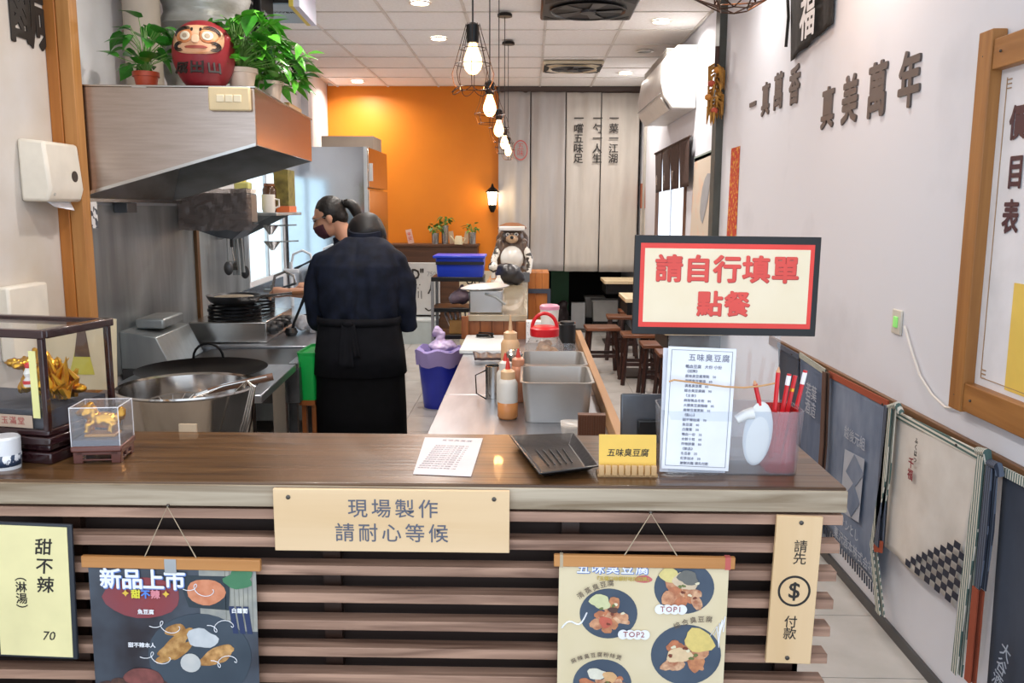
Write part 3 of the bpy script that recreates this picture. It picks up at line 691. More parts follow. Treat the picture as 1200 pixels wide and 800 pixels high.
# hood
hd = kt('range_hood', 'large stainless steel range hood on the left above the stove', 'hood', 0.002, 0.04)
U1, V1 = .80, 1.30; za, zb, ztop, zf = 1.585, 1.815, 2.045, 2.045
def sidep(v, d): return B().prism([(0, v, za), (U1, v, zb), (U1, v, zf), (0, v, ztop)], (0, d, 0))
sidep(0, .012).build('near_panel', st_hood, hd, bev=.002)
sidep(V1-.012, .012).build('far_panel', st_inner, hd, bev=.002)
B().box(U1-.012, U1, .013, V1-.013, zb, zf).build('front_panel', M('hood_steel_orange_reflection', '#d8a88a', .22, 1, '#d09c7c', 6, (1, 1, 14), .02), hd)  # orange reflection put into the steel colour of this face
B().box(0.001, U1-.001, .013, V1-.013, ztop-.012, ztop-.001).build('top_panel', st_hood, hd)
B().box(0.001, .012, .013, V1-.013, za, ztop-.013).build('back_panel', st_inner, hd)
B().box(.10, U1-.10, .12, V1-.12, 1.93, 1.95).build('filter_plate', M('grease_filter', '#4b443e', .4, .5, '#37312c', 8, (1, 20, 1), .2), hd)
b = B(); b.prism([(.013, .013, za+.01), (.10, .013, 1.93), (.09, .013, 1.93), (.013, .013, za+.03)], (0, V1-.03, 0)); b.build('slope_plate', st_inner, hd)
B().box(.013, .055, -.0, V1, za-.012, za+.006).build('gutter', st_clean, hd, bev=.002)
b = B(); b.prism([(.05, 0, za+.004), (U1, 0, zb-.006), (U1, 0, zb+.006), (.05, 0, za+.018)], (0, -.012, 0)); b.build('lip', st_clean, hd)
B().box(.30, .36, -.005, 0, ztop-.003, ztop+.006).build('seam', st_clean, hd)
B().box(0, U1+.006, -.006, V1+.006, ztop, ztop+.008).build('top_rim', st_clean, hd, bev=.002)
B().box(.013, .075, .45, .57, za-.06, za-.013).build('grease_cup', st_dark, hd, bev=.002)
# switch box on the hood corner
t = kt('switch_box', 'cream twin switch box fixed at the corner of the range hood', 'switch', .705, .036, 1.995)
B().box(-.085, .085, -.03, 0, -.045, .050).build('cover', M('cream_switch', '#e3cfa4', .4), t, bev=.006)
for x in (-.035, 0, .035): B().box(x-.016, x+.016, -.035, -.03, -.012, .018).build('rocker', M('ivory_rocker', '#efe3c4', .35), t, bev=.003)
# plants ---------------------------------------------------------
leaf_m = M('pothos_leaf', '#3f8f2a', .35, 0, '#2a6f1d', 30, coat=.25); leaf_l = M('pothos_leaf_light', '#6fbf3a', .35, 0, '#3f9a26', 30, coat=.25)
stem_m = M('green_stem', '#6f9a4a', .5)
def leaf_mesh(L, W, mat, name='leaf'):
    b = B(); rows = [(0, .02), (.08, .55), (.25, 1), (.45, .93), (.65, .66), (.85, .28), (1, .01)]
    vs = []; fs = []
    for i, (t_, w_) in enumerate(rows):
        z = -.25*L*t_*t_
        vs += [(-w_*W/2, L*t_-(.1*L if i == 1 else 0), z+.12*W*w_), (0, L*t_, z), (w_*W/2, L*t_-(.1*L if i == 1 else 0), z+.12*W*w_)]
        if i: k = 3*i; fs += [(k-3, k-2, k+1, k), (k-2, k-1, k+2, k+1)]
    b.add(vs, fs); me = b.mesh(name); me.polygons.foreach_set('use_smooth', [True]*len(me.polygons)); me.materials.append(mat); return me
LM = [leaf_mesh(.095, .065, leaf_m), leaf_mesh(.075, .05, leaf_m), leaf_mesh(.08, .052, leaf_l), leaf_mesh(.10, .04, leaf_l)]
def plant(t, base, n, spread, hmin, hmax, meshes, sd, bias=(0, 0), sc=1):
    rd = random.Random(sd); sb = B()
    for k in range(n):
        a_ = rd.uniform(0, 2*PI); r = spread*math.sqrt(rd.random()); h = rd.uniform(hmin, hmax)
        h *= 1-.25*(r/spread)
        tip = Vector(base)+Vector((r*math.cos(a_)+bias[0]*h, r*math.sin(a_)*.8+bias[1]*h, h))
        mid = Vector(base)+Vector((.35*r*math.cos(a_), .35*r*math.sin(a_), h*.7))
        sb.tube([Vector(base), mid, tip], .0018*sc, 4)
        o = bpy.data.objects.new('leaf', meshes[rd.randrange(len(meshes))]); C.objects.link(o); o.parent = t
        o.location = tip; o.rotation_euler = (rd.uniform(-.9, .5), rd.uniform(-.6, .6), a_-PI/2+rd.uniform(-.6, .6)); s_ = rd.uniform(.75, 1.2)*sc; o.scale = (s_, s_, s_)
    st = sb.build('stems', stem_m, t); st['kind'] = 'stuff'
hz = ztop+.009
P = at(166, 103, y=3.75)
t = thing('potted_pothos', 'small pothos in a terracotta coloured pot at the left end of the hood', 'plant', (P.x, 3.80, hz))
B().lathe([(.040, 0), (.050, .055), (.056, .055), (.056, .075), (.048, .075), (.046, .06)], 24).build('pot', M('terracotta', '#b8492a', .5), t)
plant(t, (0, 0, .06), 55, .12, .04, .25, LM[:2], 3)
P = at(275, 106, y=3.80)
wpot = M('cream_pot', '#e0cdbb', .4)
t = thing('potted_pothos', 'tall leafy pothos in a cream pot just right of the red daruma', 'plant', (P.x, 3.90, hz))
B().lathe([(.045, 0), (.062, .085), (.072, .085), (.072, .105), (.062, .105), (.058, .08)], 24).build('pot', wpot, t)
plant(t, (0, 0, .08), 130, .15, .05, .30, LM[2:]+LM[:1], 5, (.15, 0))
P = at(308, 112, y=4.1)
t = thing('potted_pothos', 'drooping pothos in a cream pot at the right front of the hood top', 'plant', (P.x+.02, 4.15, hz))
B().lathe([(.045, 0), (.058, .07), (.066, .07), (.066, .085), (.057, .085), (.054, .06)], 24).build('pot', wpot, t)
plant(t, (0, 0, .06), 130, .16, .0, .24, LM[1:], 8, (.2, 0))
t = tag(B().box(-.02, .30, -.03, .03, 0, .02).build('wood_strip', wood('pale_strip', '#b08a5c', '#96713f', 'x'), None, loc=K(.77, .78, hz), rot=(0, 0, KA+PI/2)), 'short wooden strip lying on the hood edge under the drooping pothos', 'strip')
# daruma ---------------------------------------------------------
P = at(238, 106, y=3.76)
t = thing('daruma_doll', 'round red daruma doll with pale painted face on top of the hood', 'ornament', (P.x, 3.79, hz)); t.rotation_euler = (0, 0, .12)
dm = M('daruma_red', '#8f1c26', .5, 0, '#761620', 6, bump=.1)
prof = [(.065, 0), (.090, .025), (.118, .075), (.131, .125), (.131, .17), (.118, .22), (.090, .258), (.05, .28), (.001, .288)]
def rad(z):
    for (r0, a0), (r1, a1) in zip(prof, prof[1:]):
        if a0 <= z <= a1: return r0+(r1-r0)*(z-a0)/(a1-a0)
    return 0
B().lathe(prof, 40).build('body', dm, t, sub=1)
def on_face(name, x0, x1, z0_, z1_, mat, off=.003, irr=.0, sd=1, n=28, sq=.7):
    """patch wrapped on the round body: superellipse in (x,z)"""
    cx_, cz_ = (x0+x1)/2, (z0_+z1_)/2; b = B(); K2 = 5; vs = []; fs = []
    for ring in range(K2+1):
        for k in range(n):
            a_ = 2*PI*k/n; ca, sa = math.cos(a_), math.sin(a_); q = ring/K2
            x = cx_+(x1-x0)/2*q*abs(ca)**sq*(1 if ca > 0 else -1)*(1+irr*math.sin(3*a_+sd)); z = cz_+(z1_-z0_)/2*q*abs(sa)**sq*(1 if sa > 0 else -1)
            R_ = rad(z)*.992+off; vs.append((x, -math.sqrt(max(R_*R_-x*x, .0001)), z))
    for ring in range(K2):
        for k in range(n): a_ = ring*n+k; b_ = ring*n+(k+1) % n; fs.append((a_, b_, b_+n, a_+n))
    b.add(vs, fs); return b.build(name, mat, t, smooth=60, solid=.001)
on_face('face', -.104, .104, .128, .250, M('daruma_face', '#e2bd9a', .5, 0, '#cf8f62', 12), .002)
obr = M('daruma_orange', '#b5622c', .5, 0, '#d9a070', 25); dbk = M('daruma_black', '#1d1512', .5)
def stroke(name, pts, r_, off=.003):
    Q = []
    for x, z in pts:
        R_ = rad(z)+off; Q.append((x, -math.sqrt(max(R_*R_-x*x, .0001)), z))
    B().tube(Q, r_, 6).build(name, dbk, t)
for s in (-1, 1):
    on_face('eye_shadow', s*.050-.038, s*.050+.038, .172, .236, obr, .003, .06, s, sq=1)
    on_face('eye', s*.046-.022, s*.046+.022, .184, .222, M('daruma_eye', '#eadfc8', .4), .0045, sq=1)
    on_face('pupil_ring', s*.046-.011, s*.046+.011, .194, .213, M('daruma_eye_ring', '#b7a38a', .4), .0058, sq=1)
    for k in range(3): stroke('brow_line', [(s*(.040+.046*math.sin(q)+.003*k), .206+.002*k+(.026+.004*k)*math.cos(q)) for q in [-.4+2.1*i/10 for i in range(11)]], [.001+.0022*math.sin(PI*i/10) for i in range(11)])
    for k in range(3): stroke('cheek_line', [(s*(.070+(.024-.006*k)*math.cos(q)), .160+(.019-.005*k)*math.sin(q)) for q in [-2.2+4.4*i/12 for i in range(13)]], [.001+.002*math.sin(PI*i/12) for i in range(13)])
    on_face('nose_mark', s*.018-.005, s*.018+.005, .222, .238, dbk, .003)
on_face('nose', -.016, .016, .172, .205, M('daruma_nose', '#e9c7a4', .5), .010)
on_face('moustache', -.046, .046, .150, .162, M('daruma_mouth', '#a34a3a', .5), .005)
for ch, x in (('成', -.066), ('田', 0), ('山', .066)):
    T(ch, .062, dbk, t, (x, -math.sqrt(.125**2-x*x)-.001, .075), rot=(PI/2-.25, 0, x*7), bold=.022, ext=.003, name='character')
# foil duct -------------------------------------------------------
P = at(222, 60, y=4.35)
b = B(); rings = []
for i in range(30):
    z = 2.09+.034*i; r_ = .20+.010*math.sin(i*1.9)+(.02 if i % 5 == 0 else 0)
    rings.append([(r_*(1+.09*noise.noise(Vector((math.cos(a_)*2, math.sin(a_)*2, z*9))))*math.cos(a_), r_*(1+.09*noise.noise(Vector((math.cos(a_)*2, math.sin(a_)*2, z*9))))*math.sin(a_), z+.02*math.sin(a_+i*.4)) for a_ in [2*PI*k/36 for k in range(36)]])
b.loft(rings); foil = M('duct_foil', '#c3c6c5', .4, .3, '#9a9b94', 6, (1, 1, 3), 1.0)
tag(b.build('foil_duct', foil, None, loc=(P.x+.03, 4.5, 0), smooth=50), 'thick wrinkled grey foil duct rising from the hood behind the daruma', 'duct')
tag(B().lathe([(.085, 0), (.085, .96)], 28).build('wall_pipe', M('beige_pipe_paint', '#bfb2a3', .6), None, loc=(at(152, 60, y=4.1).x+.0, 4.25, 2.03)), 'smooth beige vertical pipe cover left of the foil duct', 'pipe')
t = thing('exhaust_fan', 'black exhaust fan housing behind the plants on the hood', 'fan', (at(288, 20, y=4.8).x, 4.9, 2.30))
B().box(-.10, .09, -.12, .12, 0, .64).build('housing', iron, t, bev=.01); B().box(-.08, .05, -.135, -.121, .05, .40).build('paint_smear_plate', M('smeared_plate', '#1c1c1e', .5, .2, '#b9bcc0', 10, (1, 1, 2), thr=(.55, .62)), t)
B().tube([(.02, -.1, .40), (.14, .0, .18), (.24, .1, -.02)], .022, 8).build('bracket', iron, t)
t = thing('wall_air_box', 'black and white electrical box hanging from the ceiling above the plants', 'box', (at(330, 10, y=5.2).x, 5.2, 2.68)); t.rotation_euler = (0, 0, .06)
B().box(-.14, .075, -.16, .35, .02, .35).build('case', black_pl, t, bev=.005)
B().box(.076, .10, -.165, .36, .0, .36).build('yellow_edge', M('yellow_card_edge', '#e3cf5a', .6), t)
B().box(.101, .135, -.16, .36, 0.0, .36).build('side_panel', M('lilac_panel', '#d5cfe4', .5, 0, '#c4cfe2', 8), t)
B().box(-.14, .075, -.155, .35, .012, .0195).build('bottom_plate', M('bluegrey_plate', '#8fa3b0', .4), t)
T('POWER', .05, inkk, t, (-.02, .05, .011), rot=(PI, 0, 0), name='lettering')
# wrapped lamp/filter thing under the far end of the hood
t = kt('plastic_wrapped_vent', 'plastic wrapped metal vent box hanging at the far end of the hood', 'vent', .225, 1.40, 1.40)
crink = clear('crinkled_film', '#d8d2cf', .3, .45, .15, '#9c9390')
B().box(-.19, .19, -.02, .22, .06, .235).build('box_body', M('grey_box_metal', '#7d7874', .4, .7), t, bev=.01)
B().prism([(-.20, -.03, .055), (.20, -.03, .055), (.10, -.03, -.03), (.02, -.03, -.02)], (0, .24, 0)).build('tray', st_dark, t)
def fn(u, v): return Vector((-.20+.42*u, -.045+.012*noise.noise(Vector((u*9, v*9, 1))), .02+.24*v+.01*noise.noise(Vector((u*7, v*7, 5)))))
B().grid(fn, 26, 18).build('film', crink, t, smooth=0)
B().box(.10, .19, -.03, .2, .236, .26).build('white_strip', white_pl, t)
# low wall ledge things: worktables
wt = kt('prep_table', 'near stainless prep table with cluttered shelf below', 'table', 0.013, -.26)
B().box(.16, .84, 0, .70, .765, .80).build('tabletop', st_top, wt, bev=.004)
for x, y in ((.74, .0), (.74, .62)): B().box(x, x+.06, y, y+.06, 0, .765).build('leg', st_clean, wt)
for x, y in ((.17, .0), (.17, .62)): B().box(x, x+.05, y, y+.05, 0, .765).build('leg', st_clean, wt)
B().box(.17, .80, .02, .66, .25, .27).build('under_shelf', st_dark, wt)
wk = kt('wok', 'large blackened wok set in the prep table behind the big bowl', 'wok', .50, .13, .801)
B().lathe([(.10, .0), (.18, .012), (.27, .035), (.285, .040), (.27, .032), (.17, .012), (.02, .008)], 40).build('bowl', M('seasoned_iron', '#2b2624', .3, .8, '#171414', 6), wk)
B().tube([(-.05+.07*math.cos(a_), .26, .04+.07*math.sin(a_)) for a_ in [PI*k/10 for k in range(11)]], .006, 6).build('handle', iron, wk)
fr = kt('griddle_unit', 'stainless griddle unit with raised slanted back against the splashback', 'cooker', 0.013, .46)
B().box(0, .85, 0, .52, .60, .775).build('body', st_dark, fr, bev=.004)
B().box(.28, .80, .03, .50, .776, .79).build('griddle_plate', M('griddle_brown', '#3b332e', .3, .5, '#292320', 5), fr)
B().box(.80, .85, 0, .52, .776, .80).build('front_rim', st_clean, fr)
for x, y in ((.02, .02), (.79, .02), (.02, .45), (.79, .45)): B().box(x, x+.04, y, y+.04, 0, .60).build('leg', st_dark, fr)
B().prism([(0, .0, .776), (.24, 0, .776), (.17, 0, .93), (0, 0, .96)], (0, .5, 0)).build('raised_back', st_dull, fr, bev=.004)
B().box(.03, .17, .12, .42, .955, 1.005).build('top_box', st_dull, fr, bev=.01)
# stove
sv = kt('gas_stove', 'steel gas stove with black knobs in front of the leaning cook', 'stove', 0.013, 1.00)
B().box(0, .84, 0, .92, .60, .80).build('base_cabinet', st_top, sv, bev=.004)
B().box(.12, .55, .10, .80, .802, .92).build('stove_body', st_clean, sv, bev=.006)
for x, y in ((.02, .02), (.78, .02), (.02, .86), (.78, .86)): B().box(x, x+.04, y, y+.04, 0, .60).build('leg', st_dark, sv)
for k, y in enumerate((.2, .34, .48, .62)):
    B().lathe([(.03, 0), (.03, .02), (.02, .04), (.001, .041)], 14).build('knob', black_pl, sv, loc=(.551, y, .865), rot=(0, PI/2, 0))
for cy in (.28, .62):
    for r_, z in ((.15, .925), (.145, .945), (.15, .965), (.145, .985)):
        B().lathe([(r_-.02, 0), (r_, 0), (r_, .012), (r_-.02, .012)], 28, caps=False).build('burner_ring', iron, sv, loc=(.33, cy, z))
B().box(-.01, .84, 0, .9, .0, .02).build('floor_plate', st_dark, sv)
pan = kt('frying_pan', 'steel frying pan with long wooden handle held over the stove', 'pan', 0.013+.33, 1.28, 1.0)
B().lathe([(.10, 0), (.135, .02), (.155, .055), (.150, .055), (.13, .024), (.02, .006)], 32).build('bowl', st_dark, pan)
B().lathe([(.001, .0), (.12, .0), (.11, .012), (.001, .02)], 24).build('food', M('pale_food', '#c9beac', .6, 0, '#a89a83', 40, bump=.4), pan, loc=(0, 0, .035))
B().tube([(.15, 0, .045), (.30, .01, .06), (.34, .01, .062)], [.009, .009, .012], 8).build('ferrule', st_clean, pan)
hs = Vector(K(.343, 1.28, 1.0))
B().tube([(.33, .01, .062), (.50, .02, .072)], [.013, .015], 10).build('handle', wood('pan_handle_wood', '#8a5a34', '#6b4222', 'x'), pan)
# things at the right of stove: bag, bowl
P = at(338, 378, y=5.2)
b = B()
for k in range(8): b.ball((.05*math.cos(k*1.7), .05*math.sin(k*2.1), .03+.012*(k % 3)), (.05, .045, .03), 10, 6, rot=(k, k*.5, 0))
o = union(b, 'plastic_bag', M('white_bag', '#dfe2e8', .3), None, .008, 3, (.012, (30, 30, 30))); o.location = K(.72, 1.52, .815); tag(o, 'crumpled white plastic bag on the stove counter near the cook', 'bag')
t = kt('mixing_bowl', 'glass-like steel bowl on the stove counter behind the white bag', 'bowl', .70, 1.76, .802)
B().lathe([(.03, 0), (.07, .03), (.085, .075), (.082, .075), (.066, .034), (.01, .006)], 28).build('bowl_body', st_clean, t)
t = kt('black_ladle', 'black curved ladle standing beside the stove knobs', 'ladle', .64, 1.38, .803)
B().tube([(0, 0, 0), (.02, 0, .08), (.06, .0, .17), (.10, 0, .26)], [.012, .008, .008, .012], 8).build('handle', black_pl, t); B().lathe([(.03, 0), (.04, .02), (.03, .045)], 14).build('head', black_pl, t)
# wall shelf with things
shv = kt('wall_shelf', 'small steel wall shelf crowded with jars beside the window', 'shelf', .013, 2.05, 1.50)
B().box(0, .42, 0, .85, 0, .02).build('board', st_dull, shv, bev=.003)
B().prism([(0, .1, -.16), (.03, .1, -.16), (.36, .1, -.001), (0, .1, -.001)], (0, .012, 0)).build('bracket', st_dull, shv); B().prism([(0, .7, -.16), (.03, .7, -.16), (.36, .7, -.001), (0, .7, -.001)], (0, .012, 0)).build('bracket', st_dull, shv)
def jar(label, u, v, prof, mat, lid=None, name='jar', cat='jar'):
    t = kt(name, label, cat, u, v, 1.521)
    B().lathe(prof, 20).build('body', mat, t)
    if lid: B().lathe([(prof[-1][0]+.003, 0), (prof[-1][0]+.003, .02), (.002, .021)], 20).build('lid', lid, t, loc=(0, 0, prof[-1][1]))
    return t
t = kt('oil_jug', 'square pale yellow-green oil jug at the front of the wall shelf', 'jug', .20, 2.14, 1.521)
B().box(-.05, .05, -.045, .045, 0, .20).build('body', M('yellow_oil', '#c9c97a', .3), t, bev=.012); B().lathe([(.02, 0), (.02, .03)], 14).build('cap', M('yellow_cap', '#e3d24a', .4), t, loc=(0, 0, .20))
jar('dark jar with brown lid on the wall shelf', .29, 2.50, [(.045, 0), (.048, .16), (.035, .18)], M('brown_glass', '#4a2f1c', .2), M('brown_lid', '#7a4a2a', .4))
mg = jar('white mug on the wall shelf beside the oil jug', .345, 2.22, [(.038, 0), (.044, .02), (.044, .12), (.040, .12), (.038, .02), (.01, .015)], white_pl, None, 'mug', 'mug')
B().tube([(.04, 0, .09), (.07, 0, .085), (.07, 0, .04), (.042, 0, .03)], .006, 8).build('handle', white_pl, mg)
t = jar('small black bowl at the front edge of the wall shelf', .26, 2.08, [(.015, 0), (.035, .03), (.033, .03), (.01, .008)], black_pl, None, 'bowl', 'bowl')
t = kt('storage_carton', 'pale yellow carton with orange tray at the far end of the wall shelf', 'carton', .36, 2.68, 1.521)
B().box(-.05, .05, -.12, .12, .045, .30).build('carton', M('olive_carton', '#8a7f3d', .6, 0, '#5e5628', 20), t); B().box(-.055, .055, -.13, .13, 0, .044).build('tray', M('orange_tray', '#d9703a', .5), t)
# utensil rack and hanging utensils
rk = kt('utensil_rack', 'small wire utensil rack hanging below the wall shelf', 'rack', .05, 1.84, 1.42)
b = B()
for k in range(7): b.tube([(0+.0, .06*k, 0), (.10, .06*k, 0), (.10, .06*k, .06)], .003, 5)
for z in (0, .06): b.tube([(.10, 0, z), (.10, .36, z)], .003, 5)
b.build('wires', st_clean, rk)
U = [('steel ladle hanging leftmost below the wall shelf', 0), ('black handled turner hanging second from the left', 1), ('steel tongs hanging third below the wall shelf', 2), ('long steel spatula hanging fourth below the shelf', 2), ('dark slotted spoon hanging rightmost on the rack', 0)]
for k, (lb, kind) in enumerate(U):
    t = kt('hanging_utensil', lb, 'utensil', .158, 1.86+.10*k, 1.42, group='utensils hanging on the rack')
    L = (.28, .27, .31, .30, .34)[k]
    if kind == 0:
        B().tube([(0, 0, .0), (0, 0, -L*.8)], .006, 6).build('handle', st_dull, t); B().ball((0, 0, -L*.9), (.03, .015, .045)).build('bowl', st_dark, t)
    elif kind == 1:
        B().tube([(0, 0, 0), (0, 0, -L*.45)], .011, 8).build('grip', black_pl, t); B().tube([(0, 0, -L*.45), (.01, 0, -L*.8)], .005, 6).build('shaft', st_clean, t); B().box(-.025, .03, -.003, .003, -L, -L*.78).build('blade', st_clean, t)
    else:
        for s in (-1, 1): B().tube([(s*.003, 0, 0), (s*.012, 0, -L*.5), (s*.015, 0, -L)], [.006, .010, .014], 6).build('arm', st_dull, t)
for k, (u, v, z, r_) in enumerate(((.26, 2.62, 1.40, .055), (.24, 2.75, 1.28, .06))):
    t = kt('steel_funnel' if k == 0 else 'hanging_strainer', ['steel funnel hanging below the far end of the shelf', 'round steel strainer hanging under the funnel'][k], 'utensil', u, v, z)
    B().lathe([(.008, 0), (.012, -.04), (r_, .02), (r_+.004, .03), (r_-.004, .03)][::1], 20).build('cone', st_clean, t); B().tube([(r_, 0, .025), (r_+.13, .02, .03)], .006, 6).build('handle', st_dull, t)
# sink and faucets beyond
sk = kt('sink_unit', 'stainless sink unit under the bright kitchen window', 'sink', .013, 2.10)
B().box(0, .75, 0, 1.9, .76, .80).build('rim', st_top, sk, bev=.004)
B().box(.02, .72, .02, 1.86, .1, .759).build('body', st_dull, sk)
B().box(.01, .03, 0, 1.9, .80, .95).build('upstand', st_clean, sk)
def faucet(label, u, v, mat, h):
    t = kt('faucet', label, 'faucet', u, v, .801)
    B().tube([(0, 0, 0), (0, 0, h)], .014, 10).build('riser', mat, t)
    B().tube([(0, 0, h*.9), (.02, 0, h+.06), (.09, 0, h+.09), (.15, 0, h+.06), (.16, 0, h)], .010, 8).build('spout', mat, t)
    B().box(-.06, .06, -.02, .02, h*.75, h*.85).build('mixer_body', mat, t, bev=.008)
    B().tube([(.03, 0, h*.85), (.10, -.02, h*.95), (.17, -.03, h*1.05)], [.012, .007, .009], 8).build('lever', M('dark_lever', '#5a5f66', .3, .8), t)
wf = M('white_enamel', '#dfe6ee', .25)
faucet('white faucet nearest the cook at the kitchen sink', .32, 2.35, st_clean, .22)
faucet('white enamel faucet against the bright window', .33, 2.95, wf, .34)
faucet('tall white faucet in front of the fridge side', .48, 3.45, wf, .36)
t = kt('stock_pot', 'tall steel stock pot standing at the end of the sink', 'pot', .62, 2.9, .801)
B().lathe([(.14, 0), (.14, .16), (.148, .165), (.138, .165), (.135, .01)], 32).build('pot_body', st_clean, t)
for s in (-1, 1): B().tube([(s*.14, -.03, .12), (s*.17, -.02, .12), (s*.17, .02, .12), (s*.14, .03, .12)], .005, 6).build('handle', st_clean, t)
# fridge
f0 = at(335, 300, y=7.9).x; f1 = at(432, 300, y=7.9).x
fd = thing('upright_fridge', 'tall stainless steel upright fridge standing before the orange wall', 'fridge', (f0, 7.9, 0))
W = f1-f0; H = at(400, 172, y=7.9).z
B().box(0.03, W-.03, 0, 1.06, .10, H).build('body', M('fridge_side_steel', '#c3ccd6', .13, 1, None, 3, bump=.12), fd)
B().box(W-.029, W, -.0, .018, .1, H+.002).build('edge_strip', M('alu_strip', '#cfd4d8', .3, .7), fd)
for k, (z0_, z1_) in enumerate(((.12, 1.72), (1.74, H))):
    d = B().box(W-.028, W+.014, .02, 1.05, z0_, z1_).build('door', M('fridge_door_steel', '#c9bcb0', .2, 1), fd, bev=.004)
    B().box(W+.015, W+.04, .06, .09, z0_+(.06 if k else .8), z0_+(.22 if k else 1.25)).build('handle', alu, d)
for x in (.06, W-.1): 
    for y in (.05, .95): B().box(x, x+.05, y, y+.05, 0, .1).build('foot', black_mt, fd)
tag(B().box(.27, .76, .3, .75, 0, .12).build('cardboard_box', M('greybrown_board', '#9c8e80', .7), None, loc=(f0+.02, 7.9, H+.001)), 'flat grey-brown box lying on top of the fridge', 'box')
# big steel bowl (foreground left) with strainer, on a stand
t = thing('bowl_stand', 'low dark stand holding the big steel bowl behind the bar', 'stand', (-1.13, 2.76, 0))
B().box(-.22, .22, -.22, .22, .71, .73).build('top', st_dark, t)
for sx in (-1, 1):
    for sy in (-1, 1): B().box(sx*.19-.02, sx*.19+.02, sy*.19-.02, sy*.19+.02, 0, .71).build('leg', st_dark, t)
bp = thing('large_steel_bowl', 'large shiny stainless steel basin behind the bar left of the cook', 'basin', (-1.13, 2.76, .731))
R_ = .215
B().lathe([(.155, 0), (.175, .012), (.205, .12), (R_, .225), (R_+.010, .232), (R_+.008, .238), (R_-.003, .232), (.200, .12), (.168, .016), (.01, .010)], 56).build('bowl_body', st_mirror, bp)
t = thing('wire_strainer', 'wire strainer with bamboo handle resting across the big steel bowl', 'strainer', (-1.10, 2.72, .94)); t.rotation_euler = (0, -.10, .30)
b = B(); n = 30
for r_ in (.085, .065, .045, .025): b.tube([(-.07+r_*math.cos(2*PI*k/n), r_*math.sin(2*PI*k/n), -.035*(1-(r_/.085)**2)) for k in range(n+1)], .0016 if r_ < .08 else .003, 5)
for k in range(12): a_ = 2*PI*k/12; b.tube([(-.07+.085*math.cos(a_)*s, .085*math.sin(a_)*s, -.035*(1-s*s)) for s in (0, .5, 1)], .0012, 4)
b.build('wire_mesh', st_clean, t)
for s in (-1, 1): B().tube([(.01, s*.012, .0), (.10, s*.014, .02), (.24, s*.010, .03)], .0035, 6).build('wire_arm', st_clean, t)
B().tube([(.05, .0, .008), (.26, 0, .026)], [.010, .013], 10).build('handle', wood('bamboo_dark', '#6d4a34', '#4f3324', 'x'), t)
t = thing('wire_tongs', 'bent wire tongs hanging over the right rim of the big steel bowl', 'tongs', (-.905, 2.70, .965))
for k in range(3): B().tube([(.01*k-.04, 0, .0), (.0, -.02, .035), (.02+.006*k, -.04, .02), (.0+.008*k, -.07, -.08), (-.03+.01*k, -.10, -.19)], .003, 6).build('wire', st_clean, t)
t = tag(B().box(-.024, .024, -.004, .004, 0, .045).build('tofu_card', M('kraft_tag', '#cdb596', .6), None, loc=(at(250, 500, y=2.42).x, 2.235, .925), rot=(-.1, 0, 0)), 'small tan wooden tag standing behind the bar below the bowl', 'tag')
t.parent = None
# green bin on stool
P = at(365, 430, y=4.15)
t = thing('green_bin', 'bright green plastic bin beside the cook at counter height', 'bin', (-1.098, 4.28, .60))
gm = M('green_plastic', '#12a84a', .35)
b = B(); bin_body(b, .040, .13, .235, 1.12, .004); b.build('bin_body', gm, t)
b = B(); bin_body(b, .048, .150, .02, 1.0, .008); b.build('rim', gm, t, loc=(0, 0, .225))
t = thing('wooden_stool', 'low wooden stool under the green bin', 'stool', (-1.098, 4.28, 0))
B().box(-.045, .035, -.13, .13, .575, .599).build('seat', wood_red, t)
for sx in (-1, 1):
    for sy in (-1, 1): B().box(sx*.025-.012, sx*.025+.010, sy*.10-.015, sy*.10+.015, 0, .575).build('leg', wood_red, t)
t = thing('under_table_bottle', 'white bottle with dark cap below the green bin', 'bottle', (-1.06, 3.80, .0))
B().lathe([(.05, 0), (.05, .30), (.02, .36), (.02, .40)], 16).build('body', white_pl, t)

